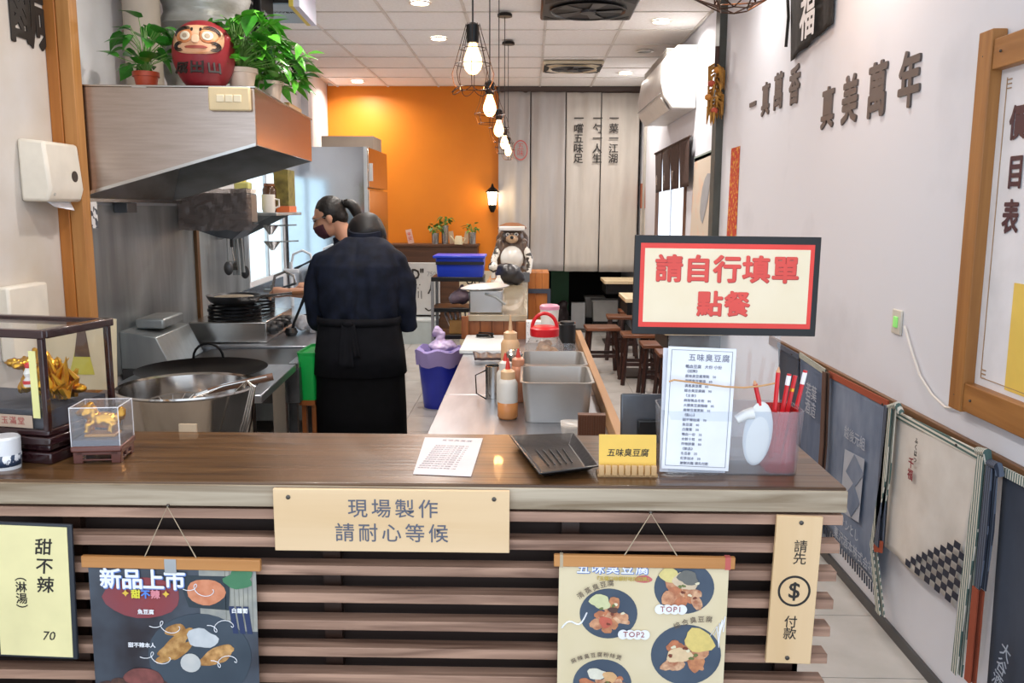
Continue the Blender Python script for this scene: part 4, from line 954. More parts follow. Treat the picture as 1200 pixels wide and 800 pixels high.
# ================================================================= PEOPLE
navy = M('dark_navy_cloth', '#1a2030', .7, 0, '#12161f', 20, bump=.15); blackc = M('black_cloth', '#0c0c0f', .8, 0, '#08080a', 20, bump=.1); charc = M('charcoal_cloth', '#15161b', .8, 0, '#101115', 20, bump=.1)
for m_ in (navy, blackc, charc): m_.node_tree.nodes['Principled BSDF'].inputs['Specular IOR Level'].default_value = .12
def rings(spec, n=28, flat=2.4):
    out = []
    for z, cx_, cy_, rx, ry in spec:
        r = []
        for k in range(n):
            a_ = 2*PI*k/n; c_, s_ = math.cos(a_), math.sin(a_)
            r.append((cx_+rx*math.copysign(abs(c_)**(2/flat), c_), cy_+ry*math.copysign(abs(s_)**(2/flat), s_), z))
        out.append(r)
    return out
def hand(b, wrist, direction, up, s=1.0, curl=.5, side=1):
    """palm and five separate fingers; direction = forward axis, up = back of the hand"""
    f = Vector(direction).normalized(); u = Vector(up); u = (u-f*u.dot(f)).normalized(); r = f.cross(u)*side; w_ = Vector(wrist)
    b.tube([w_-f*.02*s, w_+f*.02*s, w_+f*.05*s, w_+f*.085*s], [.026*s, .030*s, .036*s, .034*s], 10)
    for k, (off, L) in enumerate(((-.027, .068), (-.009, .078), (.009, .073), (.026, .058))):
        p0 = w_+f*.08*s+r*off*s; a1 = curl; p1 = p0+(f*math.cos(a1)-u*math.sin(a1))*L*.45*s; a2 = curl*2.4; p2 = p1+(f*math.cos(a2)-u*math.sin(a2))*L*.32*s; a3 = curl*3.6; p3 = p2+(f*math.cos(a3)-u*math.sin(a3))*L*.25*s
        b.tube([p0-f*.02*s, p0, p1, p2, p3], [.010*s, .010*s, .009*s, .0085*s, .006*s], 8)
    p0 = w_+f*.02*s-r*.025*s; b.tube([p0, p0-r*.025*s+f*.03*s-u*.01*s, p0-r*.028*s+f*.055*s-u*.03*s], [.013*s, .011*s, .008*s], 8)
def headgeo(b, c, mt):
    q = B()
    q.ball((0, .012, .025), (.074, .092, .090), 24, 16).ball((0, -.028, -.035), (.060, .062, .078), 20, 14).ball((0, -.058, -.092), (.026, .024, .022), 12, 8)
    q.tube([(0, -.084, .018), (0, -.098, -.014), (0, -.108, -.034), (0, -.088, -.044)], [.009, .011, .014, .010], 8)
    q.ball((0, -.078, .028), (.045, .018, .012), 12, 8)
    q.ball((0, -.086, -.066), (.024, .012, .007)).ball((0, -.085, -.076), (.022, .012, .007))
    for s in (-1, 1): q.ball((s*.076, .008, -.012), (.010, .020, .032), 10, 8, rot=(-.2, 0, 0)); q.ball((s*.03, -.060, -.03), (.024, .022, .024))
    q.tube([(0, .030, -.02), (0, .045, -.09), (0, .055, -.17)], [.052, .052, .060], 16)
    q.xf(Matrix.Translation(Vector(c)) @ mt.to_4x4()); b.add(q.v, q.f)
# ---- cook in front, seen from behind
cx, cy = -.843, 4.22
p = thing('person', 'person in dark chef jacket, cap and apron seen from behind, bending forward', 'person', (cx, cy, 0))
Rh = Euler((-.55, 0, .05)).to_matrix() @ Euler((0, 0, PI)).to_matrix()     # faces +y, bowed
HM = Euler((0, 0, .55)).to_matrix() @ Euler((-.66, 0, 0)).to_matrix() @ Euler((0, 0, PI)).to_matrix()
hc = (0.02, .14, 1.388)
b = B(); headgeo(b, hc, HM)
b.loft(rings([(.05, -.09, .02, .045, .06), (.5, -.10, .01, .06, .07), (.85, -.09, 0, .085, .09), (.95, -.07, 0, .09, .1)], 18))
b.loft(rings([(.05, .09, .02, .045, .06), (.5, .10, .01, .06, .07), (.85, .09, 0, .085, .09), (.95, .07, 0, .09, .1)], 18))
b.loft(rings([(.80, 0, 0, .16, .10), (1.0, 0, .0, .15, .10), (1.2, 0, .02, .18, .11), (1.32, 0, .04, .18, .09), (1.37, 0, .06, .08, .07)], 24))
for s in (-1, 1):
    b.tube([(s*.17, .04, 1.29), (s*.212, .04, 1.15), (s*.218, .07, 1.00), (s*.205, .20, .955), (s*.18, .32, .95)], [.05, .047, .042, .036, .028], 12)
    hand(b, (s*.185, .335, .95), (-s*.25, 1, -.1), (0, 0, 1), 1, .45, -s)
union(b, 'body', skin, p, .0075, 3)
b = B(); b.loft(rings([(.80, 0, -.005, .195, .145), (.98, 0, -.005, .185, .135), (1.08, 0, .0, .198, .140), (1.18, 0, .01, .212, .150), (1.27, 0, .025, .220, .150), (1.325, 0, .045, .195, .130), (1.372, .01, .07, .150, .110), (1.405, .015, .085, .095, .085)], 36))
for s in (-1, 1): b.tube([(s*.12, .05, 1.315), (s*.18, .045, 1.280), (s*.214, .035, 1.19), (s*.224, .035, 1.08), (s*.226, .055, .985), (s*.224, .075, .955)], [.06, .068, .066, .060, .057, .056], 18)
o = union(b, 'jacket', navy, p, .009, 4, (.013, (9, 5, 3.4)))
for v in o.data.vertices:
    x, y, z = v.co; nn_ = noise.noise(Vector((x*3, y*3, z*2.5)))
    k_ = max(0, min(1, (1.30-z)/.28)); v.co = v.co+v.normal*(.0065*k_*math.sin(x*62+nn_*7+(z-1)*14*(1 if x > 0 else -1)) if abs(x) < .2 else .0022*math.sin(z*55+x*20+nn_*6))
    if abs(x) < .006 and y < .1: v.co.y += .003
o.data.update()
b = B(); b.loft([[(hc[0]+r_*math.cos(2*PI*k/28), .085+.03*q+r_*.9*math.sin(2*PI*k/28), z+.020*math.sin(2*PI*k/28)) for k in range(28)] for r_, z, q in ((.088, 1.385, 0), (.086, 1.445, .3), (.080, 1.45, .4), (.076, 1.39, .2))], caps=False); b.build('collar', navy, p)
# trousers
b = B()
for s in (-1, 1): b.loft(rings([(.04, s*.10, .02, .085, .10), (.4, s*.10, .01, .095, .11), (.76, s*.095, 0, .11, .135), (.9, s*.08, 0, .11, .13)], 20))
b.loft(rings([(.70, 0, 0, .19, .13), (.95, 0, 0, .175, .12)], 24)); union(b, 'trousers', blackc, p, .012, 4, (.006, (8, 8, 3)))
# long black apron skirt that wraps to the back
b = B(); b.loft(rings([(.30, .0, .0, .225, .16), (.55, 0, 0, .222, .162), (.76, 0, -.002, .215, .160), (.95, 0, -.004, .196, .148)], 40), caps=False); o = b.build('apron_skirt', blackc, p, solid=.006)
b = B(); b.loft(rings([(.735, .0, -.004, .228, .172), (.85, 0, -.004, .220, .168), (.97, 0, -.005, .201, .152), (1.005, 0, -.005, .196, .147)], 40), caps=False); o = b.build('waist_apron', M('charcoal_cloth', '#15161b', .8, 0, '#101115', 20, bump=.1), p, solid=.006)
for v in o.data.vertices: v.co += v.normal*.006*noise.noise(Vector((v.co.x*12, v.co.y*12, v.co.z*4)))
b = B(); b.loft(rings([(.985, 0, -.005, .204, .155), (1.0, 0, -.005, .207, .158), (1.022, 0, -.005, .204, .155)], 40, 2.4), caps=False); b.build('belt', MATS['charcoal_cloth'], p, solid=.008)
quad('apron_tie', [(-.055, -.172, 1.0), (-.012, -.172, 1.0), (.006, -.190, .79), (-.075, -.190, .79)], MATS['charcoal_cloth'], p, 8, 10, .003, (0, 1, 0), 2, .005)
quad('apron_tie', [(-.03, -.170, 1.0), (.010, -.170, 1.0), (.035, -.186, .84), (-.005, -.186, .84)], MATS['charcoal_cloth'], p, 8, 10, .003, (0, 1, 0), 2, .005)
B().ball((-.025, -.168, 1.0), (.03, .014, .018)).build('apron_knot', MATS['charcoal_cloth'], p)
for s in (-1, 1): B().ball((s*.10, .07, .04), (.05, .14, .045)).build('shoe', black_pl, p)
# cap
b = B(); m4 = HM.to_4x4(); q = B(); nn = 28
q.loft([[(r_*1.0*math.cos(2*PI*k/nn), .012+r_*1.18*math.sin(2*PI*k/nn), z) for k in range(nn)] for r_, z in ((.092, -.045), (.096, .0), (.096, .04), (.090, .08), (.074, .110), (.045, .128), (.015, .134))])
q.xf(Matrix.Translation(hc) @ m4); q.build('cap', M('black_cap', '#0f1013', .55), p, sub=1)
q = B().loft([[(r_*math.cos(PI+PI*k/14), -.07+r_*.9*math.sin(PI+PI*k/14), z) for k in range(15)] for r_, z in ((.070, .030), (.085, .024), (.085, .020), (.070, .024))], closed=False, caps=False); q.xf(Matrix.Translation(hc) @ m4); q.build('cap_brim', MATS['black_cap'], p)
q = B().loft([[(r_*math.cos(2*PI*k/nn), .014+r_*1.16*math.sin(2*PI*k/nn), z) for k in range(nn)] for r_, z in ((.080, -.035), (.083, -.01), (.083, .01))], caps=False); q.xf(Matrix.Translation(hc) @ m4)
q = B().ball((0, .022, -.005), (.080, .090, .070), 20, 12).xf(Matrix.Translation(hc) @ m4); q.build('hair', hair_m, p)
# ---- woman behind
p = thing('person', 'person with black ponytail, glasses and dark jacket, cooking over the stove in profile', 'person', (-1.02, 5.28, 0))
hc = (-.195, -.06, 1.495)
HM = Euler((0, 0, -PI/2+.08)).to_matrix() @ Euler((.34, 0, 0)).to_matrix()
b = B(); headgeo(b, hc, HM)
for s in (-1, 1): b.loft(rings([(.05, .0, s*.09, .05, .045), (.5, 0, s*.09, .06, .055), (.88, 0, s*.07, .09, .08)], 18))
b.loft(rings([(.80, 0, 0, .11, .15), (1.05, 0, 0, .10, .13), (1.25, -.04, 0, .11, .16), (1.32, -.07, 0, .09, .13), (1.37, -.11, -.01, .05, .06)], 24))
el = Vector((-.16, -.20, 1.04)); wr = Vector((-.40, -.24, 1.055))
b.tube([(-.07, -.14, 1.29), tuple(el), tuple(el.lerp(wr, .5)), tuple(wr)], [.045, .040, .036, .027], 14)
hand(b, tuple(wr+Vector((-.02, 0, .0))), (-1, -.1, .02), (0, -.35, 1), .95, .62, -1)
b.tube([(-.07, .14, 1.29), (-.12, .2, 1.08), (-.35, .15, 1.05)], [.045, .040, .027], 12); hand(b, (-.37, .15, 1.05), (-1, -.1, 0), (0, .3, 1), .95, .5, 1)
union(b, 'body', skin, p, .0065, 3)
b = B(); b.loft(rings([(.84, .0, 0, .15, .19), (1.05, 0, 0, .135, .17), (1.2, -.02, 0, .14, .195), (1.29, -.06, 0, .13, .19), (1.34, -.09, 0, .09, .12), (1.375, -.125, -.01, .065, .07)], 32))
b.tube([(-.05, -.12, 1.28), (-.09, -.19, 1.20), (-.14, -.20, 1.07)], [.07, .068, .062], 16).tube([(-.05, .12, 1.28), (-.09, .2, 1.20), (-.13, .2, 1.09)], [.07, .068, .062], 16)
union(b, 'jacket', navy, p, .010, 4, (.008, (7, 7, 4)))
b = B()
for s in (-1, 1): b.loft(rings([(.04, 0, s*.09, .075, .07), (.5, 0, s*.09, .085, .08), (.92, 0, s*.08, .12, .10)], 18))
union(b, 'trousers', blackc, p, .012, 3)
for s in (-1, 1): B().ball((-.05, s*.09, .04), (.13, .05, .045)).build('shoe', black_pl, p)
TH = Matrix.Translation(hc) @ HM.to_4x4()
# hair: a cap of hair that leaves the face free
b = B()
q = B().ball((0, .022, .034), (.083, .092, .094), 28, 18)
keep = []
for (x, y, z) in q.v: keep.append((x, y+ (0.055 if (y < -.035 and z < .060) else 0), z))
q.v = keep; q.ball((0, .070, -.015), (.060, .045, .055)); q.xf(TH); union(q, 'hair', hair_m, p, .007, 3, (.002, (60, 60, 60)))
q = B().tube([(0, .095, .045), (0, .135, .050), (0, .165, .015), (0, .170, -.045), (0, .155, -.095)], [.020, .034, .040, .034, .008], 14); q.xf(TH); q.build('ponytail', hair_m, p, sub=1)
q = B().lathe([(.022, 0), (.026, .006), (.022, .012)], 14, caps=False); q.xf(TH @ Matrix.Translation((0, .108, .05)) @ Euler((-PI/2, 0, 0)).to_matrix().to_4x4()); q.build('hair_tie', black_pl, p, solid=.004)
q = B()
for s in (-1, 1):
    q.tube([(s*.033+.022*math.cos(a_), -.098+.01*abs(math.cos(a_)), .010+.019*math.sin(a_)) for a_ in [2*PI*k/18 for k in range(19)]], .0016, 5); q.tube([(s*.055, -.09, .014), (s*.078, -.04, .012), (s*.080, .01, .004)], .0016, 5)
q.tube([(-.011, -.104, .012), (.011, -.104, .012)], .0016, 5); q.xf(TH); q.build('glasses', M('thin_metal_frame', '#b9bcc0', .25, .9), p)
q = B()
for s in (-1, 1): q.ball((s*.03, -.086, .008), (.012, .008, .008))
q.xf(TH); q.build('eyes', M('eye_dark', '#2a1c16', .3), p)
q = B().loft([[(rx*math.sin(a_), -.02-ry*math.cos(a_), z) for a_ in [-1.35+2.7*k/16 for k in range(17)]] for z, rx, ry in ((-.028, .066, .090), (-.055, .064, .092), (-.085, .055, .080), (-.112, .035, .055))], closed=False, caps=False); q.xf(TH); q.build('face_mask', M('maroon_mask', '#4a2430', .8), p, solid=.004)

# ================================================================= PREP COUNTER
X0, X1, Y0, Y1, Z = -.34, .275, 2.26, 4.93, .80
pc = thing('prep_counter', 'long steel topped prep counter running back from the bar', 'counter', (0, Y0, 0))
B().box(X0, X1, 0, 1.15, Z-.035, Z).build('steel_top', st_top, pc, bev=.003)
B().box(X0, X1, 1.153, Y1-Y0, Z-.035, Z).build('steel_top', st_top, pc, bev=.003)
B().box(X0+.02, X1, .0, Y1-Y0, .05, Z-.036).build('cabinet_body', M('grey_cabinet', '#77797d', .45, .3), pc)
B().box(X1+.001, X1+.032, 0.0, Y1-Y0, .0, Z+.055).build('side_board', wood('side_pine', '#b3875a', '#9c7145', 'y', .5), pc, bev=.002)
# GN pans
def gn(label, x0, x1, y0, y1, z1):
    t = thing('steel_food_pan', label, 'pan', ((x0+x1)/2, (y0+y1)/2, Z+.001), group='steel food pans on the prep counter'); a_, b_ = (x1-x0)/2, (y1-y0)/2
    def rr(w_, d_, z, r=.03):
        pts = []
        for qx, qy, a0 in ((1, 1, 0), (-1, 1, PI/2), (-1, -1, PI), (1, -1, 1.5*PI)):
            for k in range(6): pts.append((qx*(w_-r)+r*math.cos(a0+k*PI/10), qy*(d_-r)+r*math.sin(a0+k*PI/10), z))
        return pts
    B().loft([rr(a_*.86, b_*.86, 0), rr(a_*.94, b_*.94, z1-.012), rr(a_*.94, b_*.94, z1-.003), rr(a_, b_, z1-.002), rr(a_, b_, z1), rr(a_*.93, b_*.93, z1), rr(a_*.92, b_*.92, z1-.012), rr(a_*.84, b_*.84, .003)]).build('pan_body', M('pan_steel', '#b5b0aa', .32, .7), t)
    return t
gn('empty deep steel food pan nearest the bar on the prep counter', -.028, .235, 2.93, 3.27, .148)
gn('empty deep steel food pan behind the first one', -.028, .235, 3.28, 3.62, .148)
# squeeze bottles
def bottle(label, px, py, y, r, h, bodym, fill=None, fillh=.4, noz=None, nozh=.05, capm=None):
    P = at(px, py, y=y); t = thing('squeeze_bottle', label, 'bottle', (P.x, y, Z+.001), group='squeeze bottles on the prep counter')
    B().lathe([(r*.9, 0), (r, .008), (r, h*.86), (r*.85, h*.93), (r*.6, h)], 24).build('body', bodym, t)
    if fill: B().lathe([(r*.91, .0), (r*1.012, .008), (r*1.012, h*fillh)], 24, caps=False).build('sauce', fill, t, solid=.0005)
    B().lathe([(r*.72, h*.95), (r*.72, h+.022), (r*.4, h+.03)], 20).build('cap', capm or bodym, t)
    B().lathe([(.010, h+.028), (.007, h+.03+nozh*.5), (.003, h+.03+nozh)], 12).build('nozzle', noz or bodym, t)
    return t
cl = M('milky_plastic', '#d9d4cb', .35); org = M('orange_sauce', '#c4824a', .35); peach = M('peach_sauce', '#d9b288', .4)
redn = M('red_nozzle', '#d0382a', .35)
bottle('front squeeze bottle half full of orange sauce', 595, 480, 3.02, .036, .150, cl, org, .40, redn, .04, peach)
bottle('squeeze bottle with red nozzle just behind the front one', 592, 470, 3.22, .034, .145, cl, None, 0, redn, .03, cl)
bottle('reddish squeeze bottle beside the steel pan', 607, 466, 3.30, .034, .145, M('rosy_sauce', '#c98a6a', .4), None, 0, redn, .035)
bottle('tall peach coloured squeeze bottle furthest back', 598, 430, 3.75, .042, .185, peach, None, 0, None, .07)
t = thing('glass_shaker', 'glass shaker with metal lid between the squeeze bottles', 'shaker', (at(602, 440, y=3.5).x, 3.5, Z+.001))
B().lathe([(.038, 0), (.04, .1), (.036, .13)], 24).build('glass_body', M('dirty_glass', '#a89f86', .2, 0, '#7c765f', 20), t); B().lathe([(.038, .13), (.038, .155), (.02, .172), (.001, .174)], 24).build('lid', st_clean, t)
t = thing('metal_holder', 'tall steel holder cup left of the squeeze bottles', 'holder', (at(582, 440, y=3.36).x-.01, 3.36, Z+.001))
B().lathe([(.035, 0), (.035, .13), (.032, .13), (.032, .01)], 20).build('cup', st_clean, t); B().tube([(-.034, 0, .11), (-.075, 0, .09), (-.07, -.02, .02), (-.03, -.05, .004)], .003, 6).build('wire', iron, t)
# cutting board, packet
a0, a1 = at(543, 414, z=Z), at(612, 394, z=Z)
tag(B().box(a0.x-.02, a1.x-.04, a0.y-.02, a1.y-.1, Z+.001, Z+.022).build('cutting_board', M('white_board', '#e3e8e8', .45), bev=.004), 'white plastic cutting board on the prep counter', 'cutting board')
P = at(571, 417, z=Z+.03)
t = thing('snack_packet', 'dark brown folded packet in front of the cutting board', 'packet', (P.x, P.y, Z+.024)); 
quad('wrapper', [(-.06, -.06, .0), (.085, -.05, .0), (.09, .05, .005), (-.075, .06, .01)], M('brown_wrap', '#3c2a28', .3), t, wave=.004, nrm=(0, 0, 1), solid=.012)
t = tag(B().tube([((.05+.004*math.sin(k*.9))*math.cos(k*.4), (.03+.004*math.cos(k*.7))*math.sin(k*.4), .001*k*.6) for k in range(70)], .004, 5).build('cable_coil', iron, None, loc=(at(572, 388, z=Z).x, 4.84, Z+.005)), 'loose coil of dark cable behind the white cutting board', 'cable')
# candy jar
P = at(638, 400, y=3.95)
t = thing('plastic_jar', 'clear plastic jar with red screw lid and red loop handle', 'jar', (P.x, 3.95, Z+.001))
B().lathe([(.075, 0), (.088, .015), (.09, .12), (.065, .160), (.062, .165)], 32).build('jar_body', clear('jar_plastic', '#f2f0ee', .15, .18, .1, '#e6e0da'), t)
b = B()
for k in range(14): b.ball((.05*math.cos(k*2.4)*(k % 3)/2, .05*math.sin(k*2.4)*(k % 3)/2, .085+.012*(k % 4)), (.024, .02, .02), 8, 6, rot=(k, 2*k, 0))
b.build('contents', M('cracker_tan', '#d9b083', .6), t)
B().lathe([(.066, .165), (.068, .17), (.068, .20), (.055, .21), (.001, .211)], 32).build('lid', red_pl, t)
B().tube([(.058*math.cos(a_), 0, .200+.07*math.sin(a_)) for a_ in [PI*k/14 for k in range(15)]], .0085, 8).build('handle', red_pl, t)
t = thing('food_tub', 'frosted plastic tub between the red lid jar and the side board', 'tub', (at(662, 400, y=4.1).x, 4.12, Z+.001)); bin_body(B(), .045, .07, .09, 1.15).build('tub_body', haze_pl, t)
t = thing('cylinder_tin', 'black cylindrical tin behind the red lidded jar', 'tin', (at(665, 376, y=4.45).x, 4.47, Z+.001)); B().lathe([(.045, 0), (.045, .15), (.04, .152), (.038, .165), (.001, .166)], 28).build('tin_body', black_pl, t)
t = thing('plastic_cup', 'white cup with pink lid behind the red handle', 'cup', (at(644, 376, y=4.7).x, 4.72, Z+.001)); B().lathe([(.04, 0), (.052, .20)], 24).build('cup_body', white_pl, t); B().lathe([(.055, .20), (.055, .218), (.045, .226), (.001, .227)], 24).build('lid', M('pink_lid', '#e79bb4', .4), t)
t = thing('tissue_carton', 'small white printed carton at the far end of the prep counter', 'carton', (at(628, 376, y=4.8).x, 4.83, Z+.001)); B().box(-.055, .055, -.05, .05, 0, .12).build('carton', M('white_print_carton', '#e6e6e6', .5, 0, '#5a5a60', 60, thr=(.62, .64)), t)
# small tub near and wood block
t = thing('food_tub', 'small round-cornered frosted tub in front of the steel pan', 'tub', (at(671, 500, z=Z).x, 2.60+.03, Z+.001)); hz2 = clear('cloudy_plastic', '#f6f4f0', .1, .35, .2, '#eeebe6'); bin_body(B(), .046, .04, .075, 1.12).build('tub_body', hz2, t); bin_body(B(), .053, .047, .008, 1.0, .006).build('rim', hz2, t, loc=(0, 0, .073))
B().ball((0, 0, .02), (.035, .03, .018)).build('contents', M('beige_food', '#b9a58c', .6, 0, '#9c876d', 30), t)
t = thing('grooved_block', 'brown grooved wooden block behind the bar near the tub', 'block', (at(694, 500, y=2.42).x, 2.45, Z+.001))
B().box(-.040, .040, -.015, .015, 0, .155).build('block', wood('choc_wood', '#6b4028', '#54301c', 'z'), t)
for k in range(11): B().box(-.037+.007*k, -.0335+.007*k, -.0175, -.0155, .06, .153).build('ridge', MATS['choc_wood'], t)
# ================================================================= FAR HIGHER COUNTER
marble = M('marble_top', '#a39376', .15, 0, '#b9b09c', 5, det=8, coat=.4)
fc = thing('marble_counter', 'higher counter with polished marble top behind the prep counter', 'counter', (0, 4.96, 0))
B().box(-.36, -.005, 0, 3.2, .90, .935).build('marble_slab', marble, fc, bev=.003)
for k in range(5): B().box(-.35+.069*k, -.284+.069*k, .02, .04, .4, .899).build('plank', wood_red, fc)
for k in range(16): B().box(-.03, -.012, .045+.197*k, .24+.197*k, .02, .899).build('plank', wood_red, fc)
B().box(-.35, -.032, .045, 3.18, 0, .899).build('core', wood_brown, fc)
for k in range(2):
    t = tag(B().box(-.06 if k == 0 else -.39, .275 if k == 0 else -.35, 0, .03, .80, .90 if k == 0 else .93).build('end_board', wood_red, None, loc=(0, 4.925, 0)), ['brown end board closing the prep counter at right', 'brown end board at the left corner of the prep counter'][k], 'board')
wp_ = thing('wooden_cabinet', 'orange wood cabinet side with dark steel frame under the grey curtain', 'cabinet', (0, 7.7, 0))
for k in range(3): B().box(.0+.062*k, .060+.062*k, 0, .5, 0, .98).build('plank', wood('orange_plank', '#c27a38', '#a86428', 'z'), wp_)
B().box(0, .20, -.02, -.001, .80, .84).build('steel_frame', M('slate_steel', '#4a5260', .4, .5), wp_); B().box(.17, .20, -.02, -.001, 0, .80).build('steel_frame', MATS['slate_steel'], wp_)
# steel container and lid on marble
t = thing('steel_container', 'square steel container with a round lid tilted on top, on the marble counter', 'pot', (at(570, 378, y=5.1).x, 5.13, .936))
B().box(-.10, .10, -.10, .10, 0, .14).build('container_body', st_clean, t, bev=.008)
B().lathe([(.145, 0), (.148, .006), (.10, .022), (.001, .03)], 40).build('lid', M('lid_steel', '#d3d6d9', .35, .5), t, loc=(-.01, 0, .145), rot=(0, -.06, 0))
B().tube([(-.005, -.105, .12), (.06, -.11, .10), (.115, -.105, .055)], .008, 6).build('strap_handle', st_dull, t)
t = thing('spray_bottle', 'white plastic bottle in front of the raccoon statue', 'bottle', (at(584, 337, y=6.3).x, 6.35, .936)); B().lathe([(.036, 0), (.04, .02), (.04, .07), (.02, .10), (.014, .11), (.014, .125)], 20).build('body', white_pl, t)
b = B().ball((0, 0, .08), (.11, .10, .085)).ball((.07, -.02, .05), (.07, .06, .06)).ball((-.05, 0, .12), (.05, .05, .04)); o = union(b, 'black_bag', M('black_vinyl', '#1e1f23', .35, 0, '#2c2d33', 12, bump=.5), None, .01, 2, (.01, (14, 14, 14))); o.location = (at(596, 325, y=7.0).x, 7.02, .945); tag(o, 'slumped black bag lying before the raccoon dog statue', 'bag')
t = tag(B().box(-.03, .03, -.03, .03, 0, .08).build('grey_box', M('grey_tin', '#6a6f74', .4, .5), None, loc=(-.02, 7.3, .936)), 'small grey box right of the black bag', 'box')
# tanuki statue
ty = 7.72
t = thing('raccoon_dog_statue', 'ceramic raccoon dog statue with straw hat and round white belly on the far counter', 'statue', (at(600, 318, y=ty).x, ty, .942))
brn = M('glaze_brown', '#3a2a20', .3, 0, '#5c4430', 15, coat=.4); wht = M('glaze_white', '#dedbd4', .25, coat=.4)
b = B().ball((0, .02, .18), (.13, .11, .19)).ball((0, 0, .37), (.105, .09, .09)).ball((-.12, 0, .20), (.04, .05, .10)); 
for s in (-1, 1): b.ball((s*.10, -.04, .04), (.05, .09, .045)).ball((s*.11, -.0, .26), (.045, .06, .09))
union(b, 'body', brn, t, .012, 3)
B().ball((0, -.06, .17), (.105, .09, .115)).build('belly', wht, t); B().ball((.0, -.075, .345), (.055, .05, .04)).build('muzzle', M('glaze_tan', '#b99a7a', .3), t); B().ball((0, -.12, .36), .016).build('nose', black_pl, t)
for s in (-1, 1):
    B().ball((s*.038, -.085, .385), (.018, .012, .018)).build('eye', wht, t); B().ball((s*.038, -.097, .385), (.008, .005, .008)).build('pupil', black_pl, t)
    B().tube([(s*.12, -.02, .26), (s*.16, -.06, .16), (s*.15, -.09, .04)], [.035, .032, .022], 10).build('arm', M('glaze_speckled', '#e0ddd4', .3, 0, '#3d3a36', 25, thr=(.5, .54)), t)
B().lathe([(.125, .0), (.13, .012), (.11, .035), (.06, .055), (.001, .06)], 28).build('hat', M('hat_straw', '#7a4e2c', .6), t, loc=(0, 0.02, .43)); B().box(-.115, .115, -.125, -.08, .418, .458).build('hat_brim_band', wht, t, bev=.01)
B().ball((-.165, -.12, .10), .045).build('sake_flask', M('flask_glaze', '#2c2a2a', .25, 0, '#dcdad2', 14, thr=(.5, .52)), t); B().tube([(-.165, -.12, .05), (-.165, -.12, -.0)], .02, 8).build('flask_foot', wht, t)
b = B().ball((0, .06, .33), (.15, .09, .12)); union(b, 'fur_mantle', M('mantle_brown', '#6b4e36', .4, 0, '#2b201a', 10), t, .012, 2)
# cart
ca = thing('utility_cart', 'black three tier utility cart carrying a blue crate', 'cart', (-.578, 7.05, 0))
for z in (.50, .72, .97): B().box(-.21, .21, -.18, .18, z, z+.035).build('shelf', black_pl, ca, bev=.004)
for sx in (-1, 1):
    for sy in (-1, 1):
        B().box(sx*.20-.012, sx*.20+.012, sy*.17-.012, sy*.17+.012, .06, .97).build('post', M('grey_post', '#9da0a3', .4, .4), ca); B().lathe([(.03, -.012), (.03, .012)], 14).build('wheel', black_pl, ca, loc=(sx*.20, sy*.17, .03), rot=(PI/2, 0, 0))
t = thing('blue_crate', 'blue plastic crate with folded rim on the top of the cart', 'crate', (ca.location.x+.02, 7.05, 1.006))
bl = M('blue_plastic', '#1f3fc4', .35); bin_body(B(), .19, .16, .165, 1.03, .006).build('crate_body', bl, t); B().box(-.215, .205, -.18, .18, .15, .172).build('lid', bl, t, bev=.006)
B().box(-.19, .20, -.186, -.178, .10, .125).build('strap', black_pl, t)
b = B().ball((0, 0, .06), (.09, .07, .06)).ball((-.05, 0, .05), (.05, .06, .05)).ball((.01, 0, .12), (.025, .02, .05)); o = union(b, 'plastic_bag', M('mauve_bag', '#8d7c8a', .35, 0, '#5d4d5a', 10), None, .009, 2, (.008, (20, 20, 20))); o.location = (ca.location.x+.02, 7.0, .772); tag(o, 'tied mauve plastic bag on the middle shelf of the cart', 'bag')
t = thing('paper_carton', 'tan carton filled with folded papers on the bottom shelf of the cart', 'carton', (ca.location.x+.03, 7.02, .536))
B().box(-.10, .10, -.08, .08, 0, .11).build('carton', M('tan_carton', '#b58a4e', .6), t)
for k in range(7): B().box(-.002, .002, -.06, .06, 0, .17).build('paper', paper, t, loc=(-.08+.026*k, 0, .01), rot=(0, -.4+.1*k, 0))
# blue bin with purple liner
P = at(515, 480, z=0)
t = thing('waste_bin', 'blue waste bin lined with a purple bag on the floor beside the prep counter', 'bin', (-.70, 6.62, 0))
B().lathe([(.125, 0), (.175, .46), (.170, .46), (.122, .01)], 32).build('bin_body', M('blue_bin', '#2433b8', .35), t)
lin = clear('purple_film', '#d9ccf6', .15, .75, .2, '#c3b4f2')
b = B(); b.loft([[((r_+.01*math.sin(k*2.3+i))*math.cos(2*PI*k/32), (r_+.01*math.sin(k*1.7+i))*math.sin(2*PI*k/32), z+.012*math.sin(k*1.1)) for k in range(32)] for i, (r_, z) in enumerate(((.172, .34), (.182, .40), (.186, .46), (.165, .475), (.155, .42)))], caps=False); b.build('liner', lin, t)
b = B().ball((.03, 0, .48), (.12, .10, .05)).tube([(.0, 0, .5), (.02, 0, .58), (-.04, .02, .60)], [.04, .03, .05], 10); union(b, 'bag_knot', M('lilac_bag', '#cdbbe6', .35), t, .01, 2, (.015, (18, 18, 18)))
